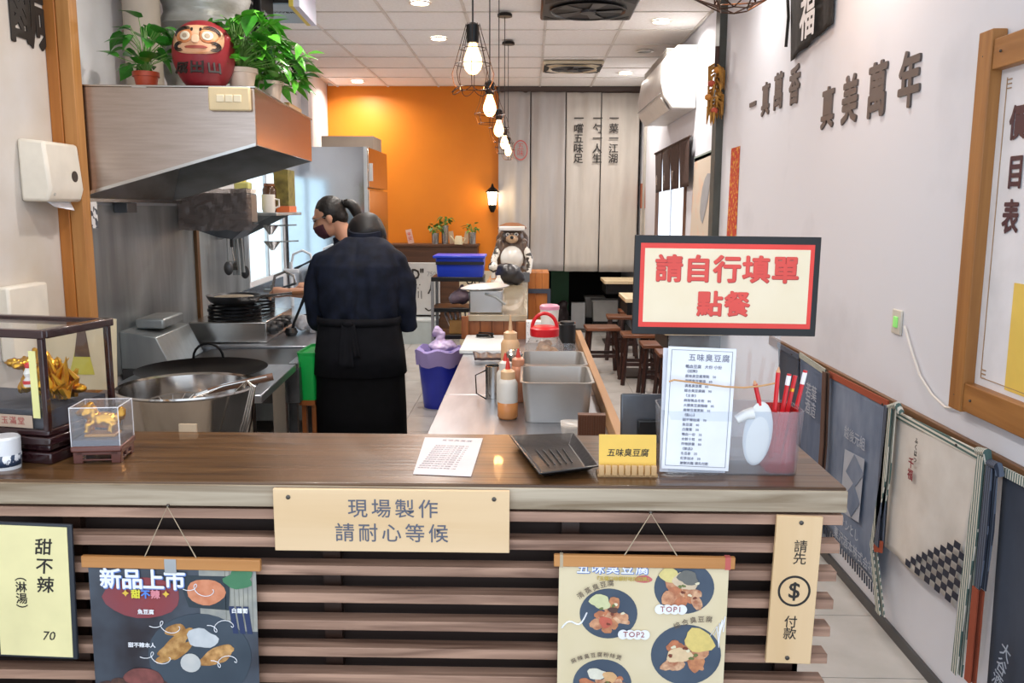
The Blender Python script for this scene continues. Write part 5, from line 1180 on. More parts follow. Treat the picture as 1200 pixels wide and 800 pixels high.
# painted white box, tub, ledge
t = thing('painted_crate', 'white painted box panel with black drawings leaning below the brown ledge', 'box', (at(496, 340, y=10.0).x, 10.0, .31)); t.rotation_euler = (0, 0, 0)
hw = .19; h0, h1 = 0, at(490, 308, y=10).z-.31
B().box(-hw-.02, hw, 0, .10, 0, h1).build('box_body', M('chalk_white', '#c9cbc9', .6), t, bev=.004)
T('OD"', .17, inkk, t, (-.12, -.003, h1-.14), bold=.03, sx=.8); T('750', .075, M('grey_ink', '#8d8f90', .6), t, (.10, -.003, h1-.13)); T('∵\n川', .11, inkk, t, (-.06, -.003, h1-.33), ls=.9)
b = B().tube([(.10, -.002, h1-.22), (.09, -.002, h1-.30), (.06, -.002, h1-.36)], .009, 6).tube([(.02, -.002, .08), (.06, -.002, .05), (.11, -.002, .07)], .008, 6); b.build('drawing', inkk, t)
t = thing('storage_tub', 'pale storage tub with lid on the floor below the painted box', 'tub', (at(492, 385, y=9.9).x, 9.92, 0)); bin_body(B(), .20, .17, .26, 1.03).build('tub_body', M('pale_blue_plastic', '#b9c7c9', .35), t); B().box(-.215, .215, -.185, .185, .26, .285).build('lid', M('pale_lid', '#cfd9da', .35), t, bev=.006)
lg = thing('ledge_cabinet', 'dark brown wooden ledge cabinet along the foot of the orange wall', 'cabinet', (-1.12, 10.28, 0))
B().box(-.55, .52, -.16, .24, 1.105, 1.135).build('ledge_top', wood_brown, lg, bev=.003); B().box(-.54, .51, -.14, .22, 0, 1.104).build('cabinet_body', wood_brown, lg)
t = thing('white_placard', 'white placard with black lettering standing behind the cart', 'placard', (at(560, 345, y=9.2).x, 9.2, .75)); B().box(-.2, .2, 0, .02, -.75, .14).build('board', M('cream_board', '#cbbfa4', .6), t); T('OUR', .13, inkk, t, (-.02, -.002, .03), bold=.02, sx=.8)
t.location.z = .75
# small plants and kettle on the ledge
tin = M('tin_pot', '#c2c4c4', .25, .9); SL = [leaf_mesh(.07, .035, M('small_leaf', '#4a7d2a', .45, 0, '#35601e', 30)), leaf_mesh(.06, .03, M('small_leaf_b', '#5f8f38', .45))]
for k, (px, py, top, lb, hp) in enumerate(((511, 287, 262, 'small bushy plant in a tin pot at the left of the ledge', .13), (522, 287, 250, 'tallest small plant in a stacked tin pot on the ledge', .22), (554, 287, 260, 'spiky small plant in a tin pot at the right of the ledge', .14))):
    P = at(px, py, y=10.3); t = thing('small_potted_plant', lb, 'plant', (P.x, 10.22+.04*(k == 1), 1.136), group='small plants on the brown ledge')
    B().lathe([(.040, 0), (.045, hp-.01), (.05, hp), (.042, hp)], 18).build('pot', tin, t); plant(t, (0, 0, hp-.01), 22, .085, .03, .13, SL, 20+k)
t = thing('watering_can', 'small cream watering can between the plants on the ledge', 'watering can', (at(538, 287, y=10.2).x, 10.14, 1.136)); cw = M('cream_enamel', '#e3d6b0', .4)
B().lathe([(.05, 0), (.048, .06), (.035, .10), (.03, .10)], 20).build('body', cw, t); B().tube([(-.045, 0, .03), (-.08, 0, .08), (-.10, 0, .10)], [.012, .008, .007], 8).build('spout', cw, t); B().tube([(.04, 0, .08), (.08, 0, .07), (.05, 0, .02)], .006, 6).build('handle', cw, t)
for k in range(2): tag(B().box(-.03, .03, -.004, .004, 0, .15).build('paper_tag', M('kraft_tag', '#cdb596', .6), None, loc=(at((530, 545)[k], 287, y=10.3).x, 10.32, 1.136), rot=(-.1, (-.15, .2)[k], 0)), ['tan card standing behind the stacked plant', 'tan card leaning behind the watering can'][k], 'card')
t = thing('pink_card', 'pink lettered card leaning on the orange wall left of the plants', 'card', (at(482, 287, y=10.3).x, 10.3, 1.136)); t.rotation_euler = (0, -.2, 0)
B().box(-.035, .035, 0, .006, 0, .17).build('card', M('pale_pink', '#e9c3b4', .6), t); T('平\n安', .05, red_pl, t, (0, -.002, .085))
# wall lamp
P = at(577, 232, y=YB-.12)
wl = thing('wall_lantern', 'black wall lantern glowing at the edge of the orange wall', 'lamp', (P.x, YB-.12, P.z))
B().lathe([(.045, -.08), (.05, .0), (.06, .06), (.062, .07)], 8).build('lantern_glass', M('lit_frosted_glass', '#fff0d8', .4, emit=9), wl)
B().lathe([(.085, .07), (.06, .10), (.02, .13), (.008, .17), (.001, .175)], 12).build('roof', black_mt, wl); B().lathe([(.02, -.17), (.045, -.12), (.05, -.08)], 12).build('base_cup', black_mt, wl)
b = B()
for k in range(6): a_ = 2*PI*k/6; b.tube([(.052*math.cos(a_), .052*math.sin(a_), -.08), (.065*math.cos(a_), .065*math.sin(a_), .07)], .004, 5)
b.build('ribs', black_mt, wl); B().tube([(0, .0, -.15), (0, .07, -.16), (0, .118, -.08)], .012, 8).build('arm', black_mt, wl)
light('POINT', 'lantern_light', (P.x, YB-.22, P.z+.0), 4.5, '#ffd9a0', .05)
# curtain
cu = thing('grey_curtain', 'tall pale grey four panel curtain with brushed lettering covering the back doorway', 'curtain', (0, YB-.06, 0))
edges = [at(px, 200, y=YB-.06).x for px in (584, 622, 663, 704, 749)]
cmats = [M('curtain_linen', '#b7b3b0', .85, 0, '#aeaaa7', 14, (1, 1, .15), .1), M('curtain_linen_light', '#c9c3ba', .85, 0, '#bfb9b0', 14, (1, 1, .15), .1)]
zb0 = at(650, 317, y=YB-.06).z
for k in range(4):
    def fn(u, v, k=k):
        x = edges[k]+(edges[k+1]-edges[k]-.012)*u; z = 2.93+(zb0-2.93)*v
        return Vector((x, .010*math.sin(u*9+k*2)+.006*math.sin(u*17+v*3), z-.004*k))
    B().grid(fn, 24, 20).build('curtain_panel', cmats[k >= 2], cu, smooth=60, solid=.003)
B().tube([(edges[0]-.02, .02, 2.93), (edges[4]+.0, .02, 2.93)], .012, 8).build('curtain_rail', M('dark_rail', '#4a3a33', .5), cu)
B().box(edges[0]-.02, edges[4], -.02, .04, 2.935, 2.985).build('header_board', M('dark_rail', '#4a3a33', .5), cu)
for s, px in (('一\n嚐\n五\n味\n足', 678), ('一\n勺\n一\n人\n生', 700), ('一\n菜\n一\n江\n湖', 719)):
    P = at(px, 163, y=YB-.08); T(s, .118, inkk, cu, (P.x, -.030, P.z), ls=.99, bold=.016)
P = at(610, 176, y=YB-.08); sl = M('seal_red', '#c9605c', .6)
b = B(); n = 28; b.loft([[(r_*.72*math.cos(2*PI*k/n), y, r_*math.sin(2*PI*k/n)) for k in range(n)] for r_, y in ((.105, 0), (.105, -.002), (.12, -.002), (.12, 0))], caps=False); b.build('seal_ring', sl, cu, loc=(P.x, -.026, P.z)); T('五\n味', .085, sl, cu, (P.x, -.028, P.z), ls=.95)
# dark storage things behind
t = tag(B().box(-.09, .09, -.05, .05, 0, .34).build('white_board_box', M('offwhite_box', '#c4c8cb', .5), None, loc=(at(677, 383, y=11.2).x, 11.2, 0), bev=.004), 'upright white box on the floor beneath the curtain edge', 'box')
for k, (px, s_) in enumerate(((708, 1), (698, .75))):
    t = thing('storage_tub', ['white storage tub with lid on a rack under the far table', 'smaller white tub behind the larger one under the far table'][k], 'tub', (at(px, 370, y=11.5).x, 11.4+.4*k, .08)); bin_body(B(), .17*s_, .13, .26, 1.05).build('tub_body', M('white_tub', '#c9cbc9', .4), t); B().box(-.19*s_, .19*s_, -.14, .14, .26, .285).build('lid', M('white_tub', '#c9cbc9', .4), t, bev=.005)
    B().box(-.17*s_, .17*s_, -.12, .12, -.08, -.0).build('base_frame', black_pl, t)
tag(B().box(-.12, .12, -.1, .1, 0, .8).build('green_cabinet', M('dark_green', '#1c5a34', .5), None, loc=(at(656, 330, y=11.6).x, 11.6, 0)), 'dark green locker in the unlit storage space', 'locker')
b = B().ball((0, 0, .16), (.12, .1, .16)).ball((.05, 0, .3), (.06, .06, .06)); o = union(b, 'garbage_bag', M('dark_brown_bag', '#2b2023', .5), None, .015, 2, (.02, (12, 12, 12))); o.location = (at(656, 350, y=11.1).x, 11.1, 0.0); tag(o, 'dark brown garbage bag on the storage floor', 'bag')
o.location.z = .02
# ================================================================= TABLES, STOOLS
tt = wood('pale_tabletop', '#dcc9a4', '#cdb78d', 'y', .4)
def table(label, x, y, w_, d_, group='wall tables in the dining aisle'):
    t = thing('dining_table', label, 'table', (x, y, 0), group=group)
    B().box(-w_/2, w_/2, -d_/2, d_/2, .715, .75).build('tabletop', tt, t, bev=.003); B().box(-w_/2+.02, w_/2-.02, -d_/2+.02, d_/2-.02, .60, .714).build('apron_frame', black_mt, t)
    B().box(-w_/2+.03, w_/2-.05, -.22, .22, 0, .02).build('base_plate', M('rusty_plate', '#3b322c', .5, .3), t, bev=.003); B().box(-.04, .04, -.04, .04, .02, .60).build('pedestal', black_mt, t); return t
table('pale topped pedestal table third from the front along the right wall', 1.10, 8.02, .44, .60)
table('furthest pale topped pedestal table beside the curtain', 1.09, 9.95, .46, .56)
table('nearest pedestal table mostly hidden by the black framed sign', 1.12, 6.0, .40, .60)
sw = wood('stool_wood', '#3a2420', '#2a1815', 'z', .4); sw2 = wood('stool_seat_wood', '#7a4a2e', '#5c341c', 'x', .35)
def mk_stool(label, loc, rz=0):
    t = thing('wooden_stool', label, 'stool', loc, rz, 'wooden bar stools at the wall tables')
    B().box(-.16, .16, -.14, .14, .425, .455).build('seat', sw2, t, bev=.006)
    for sx in (-1, 1):
        for sy in (-1, 1): B().tube([(sx*.12, sy*.10, .425), (sx*.155, sy*.135, 0)], .019, 4).build('leg', sw, t)
    for s in (-1, 1): B().box(-.135, .135, s*.11-.008, s*.11+.008, .17, .20).build('stretcher', sw, t); B().box(s*.13-.008, s*.13+.008, -.11, .11, .23, .26).build('stretcher', sw, t)
    return t
s0 = mk_stool('brown wooden stool beside the black framed sign, nearest in view', (1.10, 7.05, 0))
dup(s0, (1.17, 6.62, 0), 0, 'wooden stool partly hidden behind the menu sheets')
dup(s0, (.70, 8.05, 0), .05, 'wooden stool on the aisle side of the third table')
dup(s0, (.98, 8.9, 0), -.04, 'wooden stool between the third and the furthest table')
dup(s0, (1.0, 7.62, 0), 0, 'wooden stool in front of the third table')
dup(s0, (1.16, 9.4, 0), 0, 'wooden stool close to the wall in front of the furthest table')

# ================================================================= RIGHT WALL THINGS
# lettering
def wchars(txt, pts, size, label):
    P0 = at(*pts[0], x=XR)
    t = thing('wall_lettering', label, 'lettering', tuple(P0))
    for ch, (px, py), s_ in zip(txt, pts, size):
        P = at(px, py, x=XR)-P0; T(ch, s_, M('dark_bronze_letter', '#5b5350', .5), t, (-.004, P.y, P.z), rot=RR, bold=.032, ext=.004, name='character', sx=.88)
wchars('一真萬香', ((883, 125), (898, 119), (913, 110), (932, 103)), (.17, .19, .20, .20), 'raised dark four character phrase on the right wall, nearer the pillar')
wchars('真美萬年', ((971, 130), (997, 121), (1029, 110), (1067, 98)), (.19, .205, .215, .205), 'raised dark four character phrase on the right wall, nearer the menu board')
# top noren
P = [at(927, -40, x=XR-.02), at(980, -60, x=XR-.02), at(975, 28, x=XR-.02), at(926, 72, x=XR-.02)]
t = thing('black_noren', 'black hanging cloth with a white good fortune character high on the right wall', 'cloth', tuple(P[0]))
quad('cloth', [q-P[0] for q in P], M('black_linen', '#2b2928', .85, 0, '#1d1b1b', 40), t, wave=.006, nrm=(1, 0, 0))
c_ = at(949, 20, x=XR-.03)-P[0]; T('福', .24, white_ink, t, (c_.x-.012, c_.y, c_.z), rot=RR, bold=.02, sx=.95)
B().tube([at(921, -50, x=XR-.03)-P[0], at(924, 20, x=XR-.03)-P[0], at(921, 55, x=XR-.03)-P[0]], .008, 6).build('tassel_cord', MATS['black_linen'], t)
# menu board
f0_ = at(1117, 470, x=XR-.03); fy = f0_.y; fz0 = .955; fz1 = 2.03
t = thing('menu_board', 'large wooden framed white menu board hung on the right wall', 'menu board', (XR, fy, 0))
yN = -1.0
B().box(-.045, -.002, -.075, 0, fz0-.005, fz1+.03).build('frame_stile', wood_frame, t, bev=.003)
B().box(-.040, -.002, yN, -.076, fz0, fz0+.085).build('frame_rail', wood_frameh, t, bev=.003)
B().box(-.040, -.002, yN, -.076, fz1-.085, fz1).build('frame_rail', wood_frameh, t, bev=.003)
B().box(-.045, -.002, yN-.075, yN, fz0-.005, fz1+.03).build('frame_stile', wood_frame, t, bev=.003)
B().box(-.010, -.002, yN, -.076, fz0+.085, fz1-.085).build('white_panel', M('white_print_panel', '#e6e8ee', .5), t)
B().box(-.012, -.0105, yN+.02, -.24, fz0+.10, fz0+.40).build('yellow_panel', M('yellow_print_panel', '#e8c860', .5), t)
lm = M('plum_ink', '#4a2a33', .5)
for ch, (px, py) in zip('價目表', ((1193, 146), (1190, 204), (1184, 257))):
    P = at(px, py, x=XR-.012); T(ch, .098, lm, t, (-.013, P.y-fy, P.z), rot=RR, bold=.03, sx=.85, name='character')
b = B(); b.box(-.0125, -.0105, -.112, -.110, fz0+.11, fz1-.11).box(-.0125, -.0105, yN, -.11, fz0+.108, fz0+.11); b.build('border_line', M('tan_ink', '#a98a6a', .5), t)
b = B()
for z in (fz0+.12, fz1-.13):
    for k in range(3): b.box(-.0128, -.0105, -.135, -.115, z+.012*k-.012, z+.012*k-.009)
b.build('corner_mark', MATS['tan_ink'], t)
for z in (fz0+.04, fz1-.04):
    for y in (-.03, -.12): B().ball((-.042, y, z), .004).build('screw', MATS['screw_metal'], t)
# socket with cable
P = at(1053, 377, x=XR)
t = thing('wall_socket', 'white wall socket with a glowing green switch on the right wall', 'socket', tuple(P))
B().box(-.010, 0, -.038, .038, -.045, .045).build('plate', M('socket_cream', '#d9d6cb', .4), t, bev=.004); B().box(-.016, -.010, -.018, .012, -.02, .02).build('green_switch', M('green_switch', '#8fe07a', .4, emit=.3), t, bev=.002)
b = B().tube([at(x, y, x=XR-.012)-P for x, y in ((1060, 382), (1068, 410), (1078, 440), (1092, 462), (1108, 477), (1120, 478))], .004, 6)
b.build('cable', M('white_cable', '#e2dfd9', .4), t)
# wooden strip
st = thing('coat_rail', 'long brown wooden rail fixed low along the right wall with aprons hanging', 'rail', (XR, 1.6, 0))
B().box(-.018, -.001, 0, .80, .815, .865).build('rail_board', wood_strip, st, bev=.003); B().box(-.018, -.001, .803, 3.1, .815, .865).build('rail_board', wood_strip, st, bev=.003)
for y in (.7, .95, 1.5, 2.1, 2.6): B().tube([(-.018, y, .84), (-.045, y, .845)], .004, 6).build('peg', MATS['screw_metal'], st)
def stripes(name, c1, c2, axis, n):
    m = M(name, c1, .85); nt = m.node_tree; p = nt.nodes['Principled BSDF']
    tc = nt.nodes.new('ShaderNodeTexCoord'); wv = nt.nodes.new('ShaderNodeTexWave'); wv.bands_direction = axis; wv.inputs['Scale'].default_value = n
    r = nt.nodes.new('ShaderNodeValToRGB'); r.color_ramp.interpolation = 'CONSTANT'; r.color_ramp.elements[1].position = .5; r.color_ramp.elements[0].color = srgb(c1); r.color_ramp.elements[1].color = srgb(c2)
    nt.links.new(tc.outputs['Object'], wv.inputs[0]); nt.links.new(wv.outputs[0], r.inputs[0]); nt.links.new(r.outputs[0], p.inputs['Base Color']); return m
denim = M('faded_denim', '#7f8da3', .9, 0, '#5f6f88', 9, (1, 1, .5), .2); denim2 = M('mid_denim', '#64738c', .9, 0, '#4d5c76', 12, (1, 1, .3), .2); denim3 = M('dark_denim', '#3f4858', .9, 0, '#2f3746', 5, (1, 1, .6), .2)
canvas = M('cream_canvas', '#dbd9d4', .9, 0, '#cdcac4', 8, bump=.2); rust = M('rust_tape', '#9c4a30', .9); green_st = stripes('green_stripe_tape', '#d5d3c8', '#4f6a66', 'Y', 28); blue_st = stripes('navy_stripe_tape', '#5c6678', '#2b3242', 'Y', 30); blk_st = stripes('green_stripe_band', '#d5d3c8', '#4f6a66', 'Z', 22)
xa = XR-.035
def W4(pts, x=xa): return [at(px, py, x=x) for px, py in pts]
def apron(label, pts, mat, band, wave=.006):
    P = W4(pts); o_ = P[0].copy(); L = [q-o_ for q in P]
    t = thing('hanging_apron', label, 'apron', tuple(o_)); quad('cloth', L, mat, t, 16, 20, wave, (1, 0, 0), 1.6, .002)
    B().prism([L[0]+Vector((-.006, 0, .014)), L[1]+Vector((-.006, 0, .014)), L[1]+Vector((-.006, 0, -.012)), L[0]+Vector((-.006, 0, -.012))], (.006, 0, 0)).build('waistband', band, t)
    return t, o_
def band_(t, o_, pts, r, mat, name='tie'):
    b = B(); Q = [at(px, py, x=xa-.02)-o_ for px, py in pts]
    for dx in (0, .012):
        rings_ = []
        for i, q in enumerate(Q):
            rr = r[i] if isinstance(r, list) else r; q2 = q+Vector((-dx, dx*.6, 0)); rings_.append([q2+Vector((-.002, -rr, 0)), q2+Vector((-.002, rr, 0)), q2+Vector((.002, rr, 0)), q2+Vector((.002, -rr, 0))])
        b.loft(rings_)
    return b.build(name, mat, t)
t, o_ = apron('dark navy apron furthest along the rail, mostly hidden by the bar bin', ((912, 404), (936, 418), (938, 600), (915, 560)), denim3, blue_st)
t, o_ = apron('mid blue apron with small white print second on the rail', ((938, 416), (968, 436), (962, 640), (935, 600)), denim2, green_st)
c_ = at(953, 470, x=xa-.01)-o_; T('若葉\n酒造', .075, M('faded_white_print', '#a9b2c0', .8), t, (c_.x-.012, c_.y, c_.z), rot=RR, sx=1)
band_(t, o_, ((970, 436), (967, 520), (958, 640)), .022, M('brown_tie', '#5b4236', .9))
t, o_ = apron('faded grey-blue apron with a white emblem in the middle of the rail', ((972, 438), (1042, 474), (1027, 688), (962, 610)), denim, rust)
wpr = M('faded_white_print', '#a9b2c0', .8)
def wp4(pts, name, mat, dx=.012):
    Q = [at(px, py, x=xa-dx)-o_ for px, py in pts]; B().prism(Q, (.001, 0, 0)).build(name, mat, t, smooth=0)
wp4(((990, 526), (1013, 538), (1006, 612), (984, 598)), 'emblem_block', wpr)
wp4(((1001, 532), (1012, 556), (1002, 570), (991, 552)), 'emblem_star', denim, .0145); wp4(((1000, 566), (1007, 590), (997, 606), (988, 582)), 'emblem_star', denim, .0145)
for s_, px, py, sz in (('越後元組', 1001, 514, .055), ('サンとし', 995, 620, .05), ('栗沢酒本株式会社', 999, 645, .052)):
    c_ = at(px, py, x=xa-.012)-o_; T(s_, sz, wpr, t, tuple(c_), rot=RR)
fr_ = B()
for k in range(24):
    q0, q1 = at(963+64*k/23, 611+77*k/23, x=xa)-o_, at(963+64*k/23, 622+78*k/23, x=xa)-o_; fr_.tube([q0, q1], .003, 4)
o2 = fr_.build('fringe', denim3, t); o2['kind'] = 'stuff'
band_(t, o_, ((1044, 476), (1037, 560), (1032, 640)), .018, blue_st); wp4(((1024, 632), (1035, 634), (1034, 648), (1023, 646)), 'red_tag', rust, .03)
t, o_ = apron('cream canvas apron with a navy checkered corner', ((1048, 484), (1153, 536), (1120, 712), (1036, 640)), canvas, blk_st)
o_0 = o_
# checker corner as printed patches
TLc, TRc, BRc, BLc = [at(px, py, x=xa-.014)-o_ for px, py in ((1048, 484), (1153, 536), (1120, 712), (1036, 640))]
nvy = M('navy_print', '#23283a', .8); b = B(); NU, NV = 15, 22
def pt(u, v): return TLc.lerp(TRc, u).lerp(BLc.lerp(BRc, u), v)
for i in range(NU):
    for j in range(NV):
        u, v = (i+.5)/NU, (j+.5)/NV
        if (i+j) % 2 == 0 and v > .58 and u > .34 and (u-.34)/.66+(v-.58)/.42*.9 > .86: b.prism([pt(i/NU, j/NV), pt((i+1)/NU, j/NV), pt((i+1)/NU, (j+1)/NV), pt(i/NU, (j+1)/NV)], (.001, 0, 0))
b.build('checker_print', nvy, t, smooth=0)
for s_, px, py, sz, m_ in (('千\n福', 1067, 550, .040, M('dark_red_print', '#8a2a36', .8)), ('ふ\nく\nは\nつ', 1073, 528, .022, inkk)):
    c_ = at(px, py, x=xa-.014)-o_; T(s_, sz, m_, t, tuple(c_), rot=RR, ls=1.0, bold=.02)
for s_ in (0, 1): pass
band_(t, o_, ((1048, 478), (1040, 560), (1026, 640), (1034, 720)), [.016, .022, .012, .020], green_st)
band_(t, o_, ((1156, 535), (1147, 620), (1135, 700), (1124, 790)), [.016, .026, .020, .016], green_st)
B().tube([at(1040, 478, x=xa-.02)-o_, at(1052, 474, x=xa-.03)-o_, at(1056, 484, x=xa-.02)-o_], .012, 8).build('knot', green_st, t); B().tube([at(1146, 528, x=xa-.02)-o_, at(1157, 530, x=xa-.03)-o_, at(1158, 542, x=xa-.02)-o_], .012, 8).build('knot', green_st, t)
t, o_ = apron('dark navy apron nearest the camera at the right edge', ((1176, 552), (1290, 610), (1270, 860), (1156, 800)), denim3, green_st)
c_ = at(1178, 770, x=xa-.012)-o_; T('大\n谷\n酒\n造', .05, M('faded_white_print', '#a9b2c0', .8), t, (c_.x-.012, c_.y, c_.z-.05), rot=(PI/2, .25, -PI/2))
band_(t, o_, ((1166, 548), (1160, 620), (1152, 690)), [.014, .02, .014], blue_st); band_(t, o_, ((1150, 690), (1140, 800)), .016, rust)
B().tube([at(1160, 542, x=xa-.02)-o_, at(1170, 546, x=xa-.03)-o_, at(1172, 556, x=xa-.02)-o_], .012, 8).build('knot', blue_st, t)
# red couplet, rear noren, map, papers, garland
redp = M('couplet_red', '#b9331f', .6, 0, '#d9a23a', 30, (1, 1, 1.2), thr=(.52, .6))
P = [at(*q, x=XR-.004) for q in ((857, 174), (867, 171), (862, 285), (851, 285))]; o_ = P[0]
t = thing('red_couplet', 'narrow red paper couplet with gold print beside the dark pillar', 'paper', tuple(o_)); B().prism([q-o_ for q in P], (.002, 0, 0)).build('strip', redp, t)
P = [at(*q, x=XR-.05) for q in ((768, 180), (808, 160), (808, 218), (768, 226))]; o_ = P[0]
t = thing('brown_noren', 'brown split cloth valance over the bright rear window', 'cloth', tuple(o_))
bn = M('brown_linen', '#4a3630', .85, 0, '#3a2925', 20)
L = [q-o_ for q in P]
for k in range(4):
    u0, u1 = k/4, (k+1)/4-.026
    quad('cloth_panel', [L[0].lerp(L[1], u0), L[0].lerp(L[1], u1+.026), L[3].lerp(L[2], u1)+Vector((0, 0, .0)), L[3].lerp(L[2], u0+.01)], bn, t, 8, 10, .003, (1, 0, 0), 1, .003, k)
    if k < 3: c_ = (L[3].lerp(L[2], (u0+u1)/2)).lerp(L[0].lerp(L[1], (u0+u1)/2), .28); T('魚小町'[k], .11, M('pale_print', '#b9aca4', .8), t, (c_.x-.02, c_.y, c_.z), rot=RR)
B().tube([L[0]+Vector((0, .03, 0)), L[1]+Vector((0, -.03, 0))], .010, 8).build('curtain_rod', bn, t)
P = [at(*q, x=XR-.006) for q in ((814, 186), (838, 176), (832, 285), (808, 285))]; o_ = P[0]
t = thing('map_poster', 'pale beige island map poster between the rear window and the pillar', 'poster', tuple(o_)); B().prism([q-o_ for q in P], (.003, 0, 0)).build('sheet', M('map_paper', '#cfc4b4', .7, 0, '#dcb49a', 5, thr=(.5, .7)), t)
m0 = [at(*q, x=XR-.009)-o_ for q in ((829, 203), (832, 203), (833, 208), (831, 222), (829, 236), (826, 250), (823, 262), (821, 258), (820, 248), (821, 234), (823, 220), (826, 209))]; B().prism(m0, (.001, 0, 0)).build('island_print', M('map_grey', '#9fa3a8', .7), t, smooth=0)
P = [at(*q, x=XR-.004) for q in ((814, 184), (838, 174), (838, 180), (814, 190))]; B().prism([q-o_ for q in P], (-.002, 0, 0)).build('header_strip', M('map_green', '#8a9a94', .7), t)
for k, (y0_, y1_, m_, lb) in enumerate(((215, 244, M('rose_paper', '#b9694f', .7), 'small rust coloured paper strip beside the curtain'), (246, 276, M('white_slip', '#dcd8d2', .7), 'small white slip pinned under the rust paper strip'))):
    P = [at(*q, x=XR-.004) for q in ((750, y0_), (756, y0_), (756, y1_), (750, y1_))]; tag(B().prism([q-P[0] for q in P], (.002, 0, 0)).build('paper_slip', m_, None, loc=tuple(P[0])), lb, 'paper')
P = at(838, 100, x=XR-.08)
t = thing('straw_garland', 'golden straw garland with paper flowers hanging on the dark pillar', 'garland', (XR-.07, 6.10, P.z)); stw = M('straw_gold', '#b98a3c', .7, 0, '#8a5e22', 30)
rd = random.Random(4); b = B()
for k in range(70):
    z0_ = rd.uniform(-.18, .15); a_ = rd.uniform(0, 6.3); r_ = .05
    b.tube([(.015*math.cos(a_), .015*math.sin(a_), z0_), (r_*math.cos(a_), r_*math.sin(a_), z0_-.02), (r_*1.1*math.cos(a_), r_*1.1*math.sin(a_), z0_-.09)], [.006, .010, .002], 5)
b.build('straw', stw, t); B().tube([(0, 0, .26), (0, 0, .1)], .015, 6).build('hanger', MATS['brown_linen'], t)
for k in range(4): B().ball((.03*math.cos(k*1.8)-.03, -.03, .10-.09*k), (.025, .025, .022)).build('paper_flower', M('flower_%d' % (k % 2), ('#c9873a', '#b5503a')[k % 2], .7), t)
# air conditioner
t = thing('air_conditioner', 'white split air conditioner high on the right wall', 'air conditioner', (XR-.003, 7.15, 2.36))
H_ = .50
b = B().prism([(0, 0, 0), (-.20, 0, .0), (-.27, 0, .10), (-.29, 0, .22), (-.26, 0, .40), (-.16, 0, H_), (0, 0, H_)], (0, 1.5, 0)); b.build('housing', M('ac_white', '#cfcdc9', .35), t, bev=.012)
B().prism([(-.21, .04, -.004), (-.277, .04, .095), (-.284, .04, .09), (-.218, .04, -.010)], (0, 1.42, 0)).build('louver', M('ac_louver', '#c9c6c0', .4), t); B().prism([(-.286, .03, .125), (-.290, .03, .125), (-.292, .03, .118), (-.286, .03, .118)], (0, 1.44, 0)).build('seam', M('ac_gap', '#8d8a85', .5), t)
for k in range(5): B().box(-.24, -.18, .06, 1.44, .41+.016*k, .416+.016*k).build('intake_slat', MATS['ac_louver'], t, rot=(0, 0, 0))
# ================================================================= CEILING THINGS
def downlight(x, y, label, on=True, tint='#fff1dc'):
    t = thing('downlight', label, 'ceiling light', (x, y, ZC2), group='recessed downlights in the ceiling')
    B().lathe([(.062, .006), (.082, -.003), (.084, -.006), (.064, -.008)], 28, caps=False).build('trim_ring', white_pl, t)
    B().lathe([(.064, .0), (.064, -.004), (.001, -.0045)], 24).build('diffuser', M('lit_diffuser', tint, .4, emit=14) if on else M('unlit_reflector', '#8d8a86', .3, .6), t)
    if on: light('AREA', 'downlight_lamp', (x, y, ZC2-.015), DL_POWER, '#fff6ee', .12)
for x, y, lb in ((-.782, 6.32, 'round lit downlight nearest the top edge, left of the pendants'), (-.784, 7.60, 'round lit downlight just left of the second pendant cord'), (1.013, 6.93, 'round lit downlight above the air conditioner'), (1.022, 9.49, 'round lit downlight over the right end of the curtain'), (-1.98, 10.1, 'round lit downlight above the fridge and orange wall')): downlight(x, y, lb)
downlight(1.05, 8.19, 'round unlit downlight between the two lit ones at right', False)
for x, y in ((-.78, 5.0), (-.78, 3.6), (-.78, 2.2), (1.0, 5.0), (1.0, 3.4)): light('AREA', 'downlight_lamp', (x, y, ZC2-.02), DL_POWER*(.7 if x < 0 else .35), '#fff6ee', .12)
def fan(x, y, label, body, blade, s=.32):
    t = thing('ceiling_fan_cassette', label, 'ceiling fan', (x, y, ZC2))
    B().box(-s, s, -s, s, -.03, .002).build('frame', body, t, bev=.015)
    n = 40; B().loft([[(r_*math.cos(2*PI*k/n), r_*math.sin(2*PI*k/n), z) for k in range(n)] for r_, z in ((s*.80, -.03), (s*.82, -.045), (s*.78, -.045), (s*.76, -.03))], caps=False).build('ring', body, t)
    B().lathe([(s*.74, -.033), (.001, -.034)], 32, caps=False).build('dark_well', M('fan_well', '#141312', .6), t)
    B().lathe([(.06, -.03), (.055, -.052), (.001, -.054)], 20).build('hub', blade, t)
    for k in range(5):
        a_ = 2*PI*k/5; B().prism([(.05, -.02, -.045), (s*.70, -.06, -.042), (s*.72, .05, -.038), (.05, .03, -.038)], (0, 0, .003)).build('blade', blade, t, rot=(0, 0, a_))
    if blade is not body and body.name.startswith('fan_cream'):
        for k in range(4):
            a_ = PI/2*k; B().prism([(s*.30, s*.80, -.033), (-s*.30, s*.80, -.033), (-s*.78, s*.97, -.033), (s*.78, s*.97, -.033)], (0, 0, -.001)).build('side_vent', M('fan_well', '#141312', .6), t, rot=(0, 0, a_), smooth=0)
    for sx in (-1, 1):
        for sy in (-1, 1): B().prism([(sx*s*.92, sy*s*.55, -.031), (sx*s*.92, sy*s*.92, -.031), (sx*s*.55, sy*s*.92, -.031), (sx*s*.75, sy*s*.75, -.031)], (0, 0, -.002)).build('corner_vent', M('fan_well', '#141312', .6), t)
fan(.414, 6.42, 'black square fan cassette in the ceiling nearest the camera', black_pl, M('fan_blade_dark', '#26262a', .4), .34)
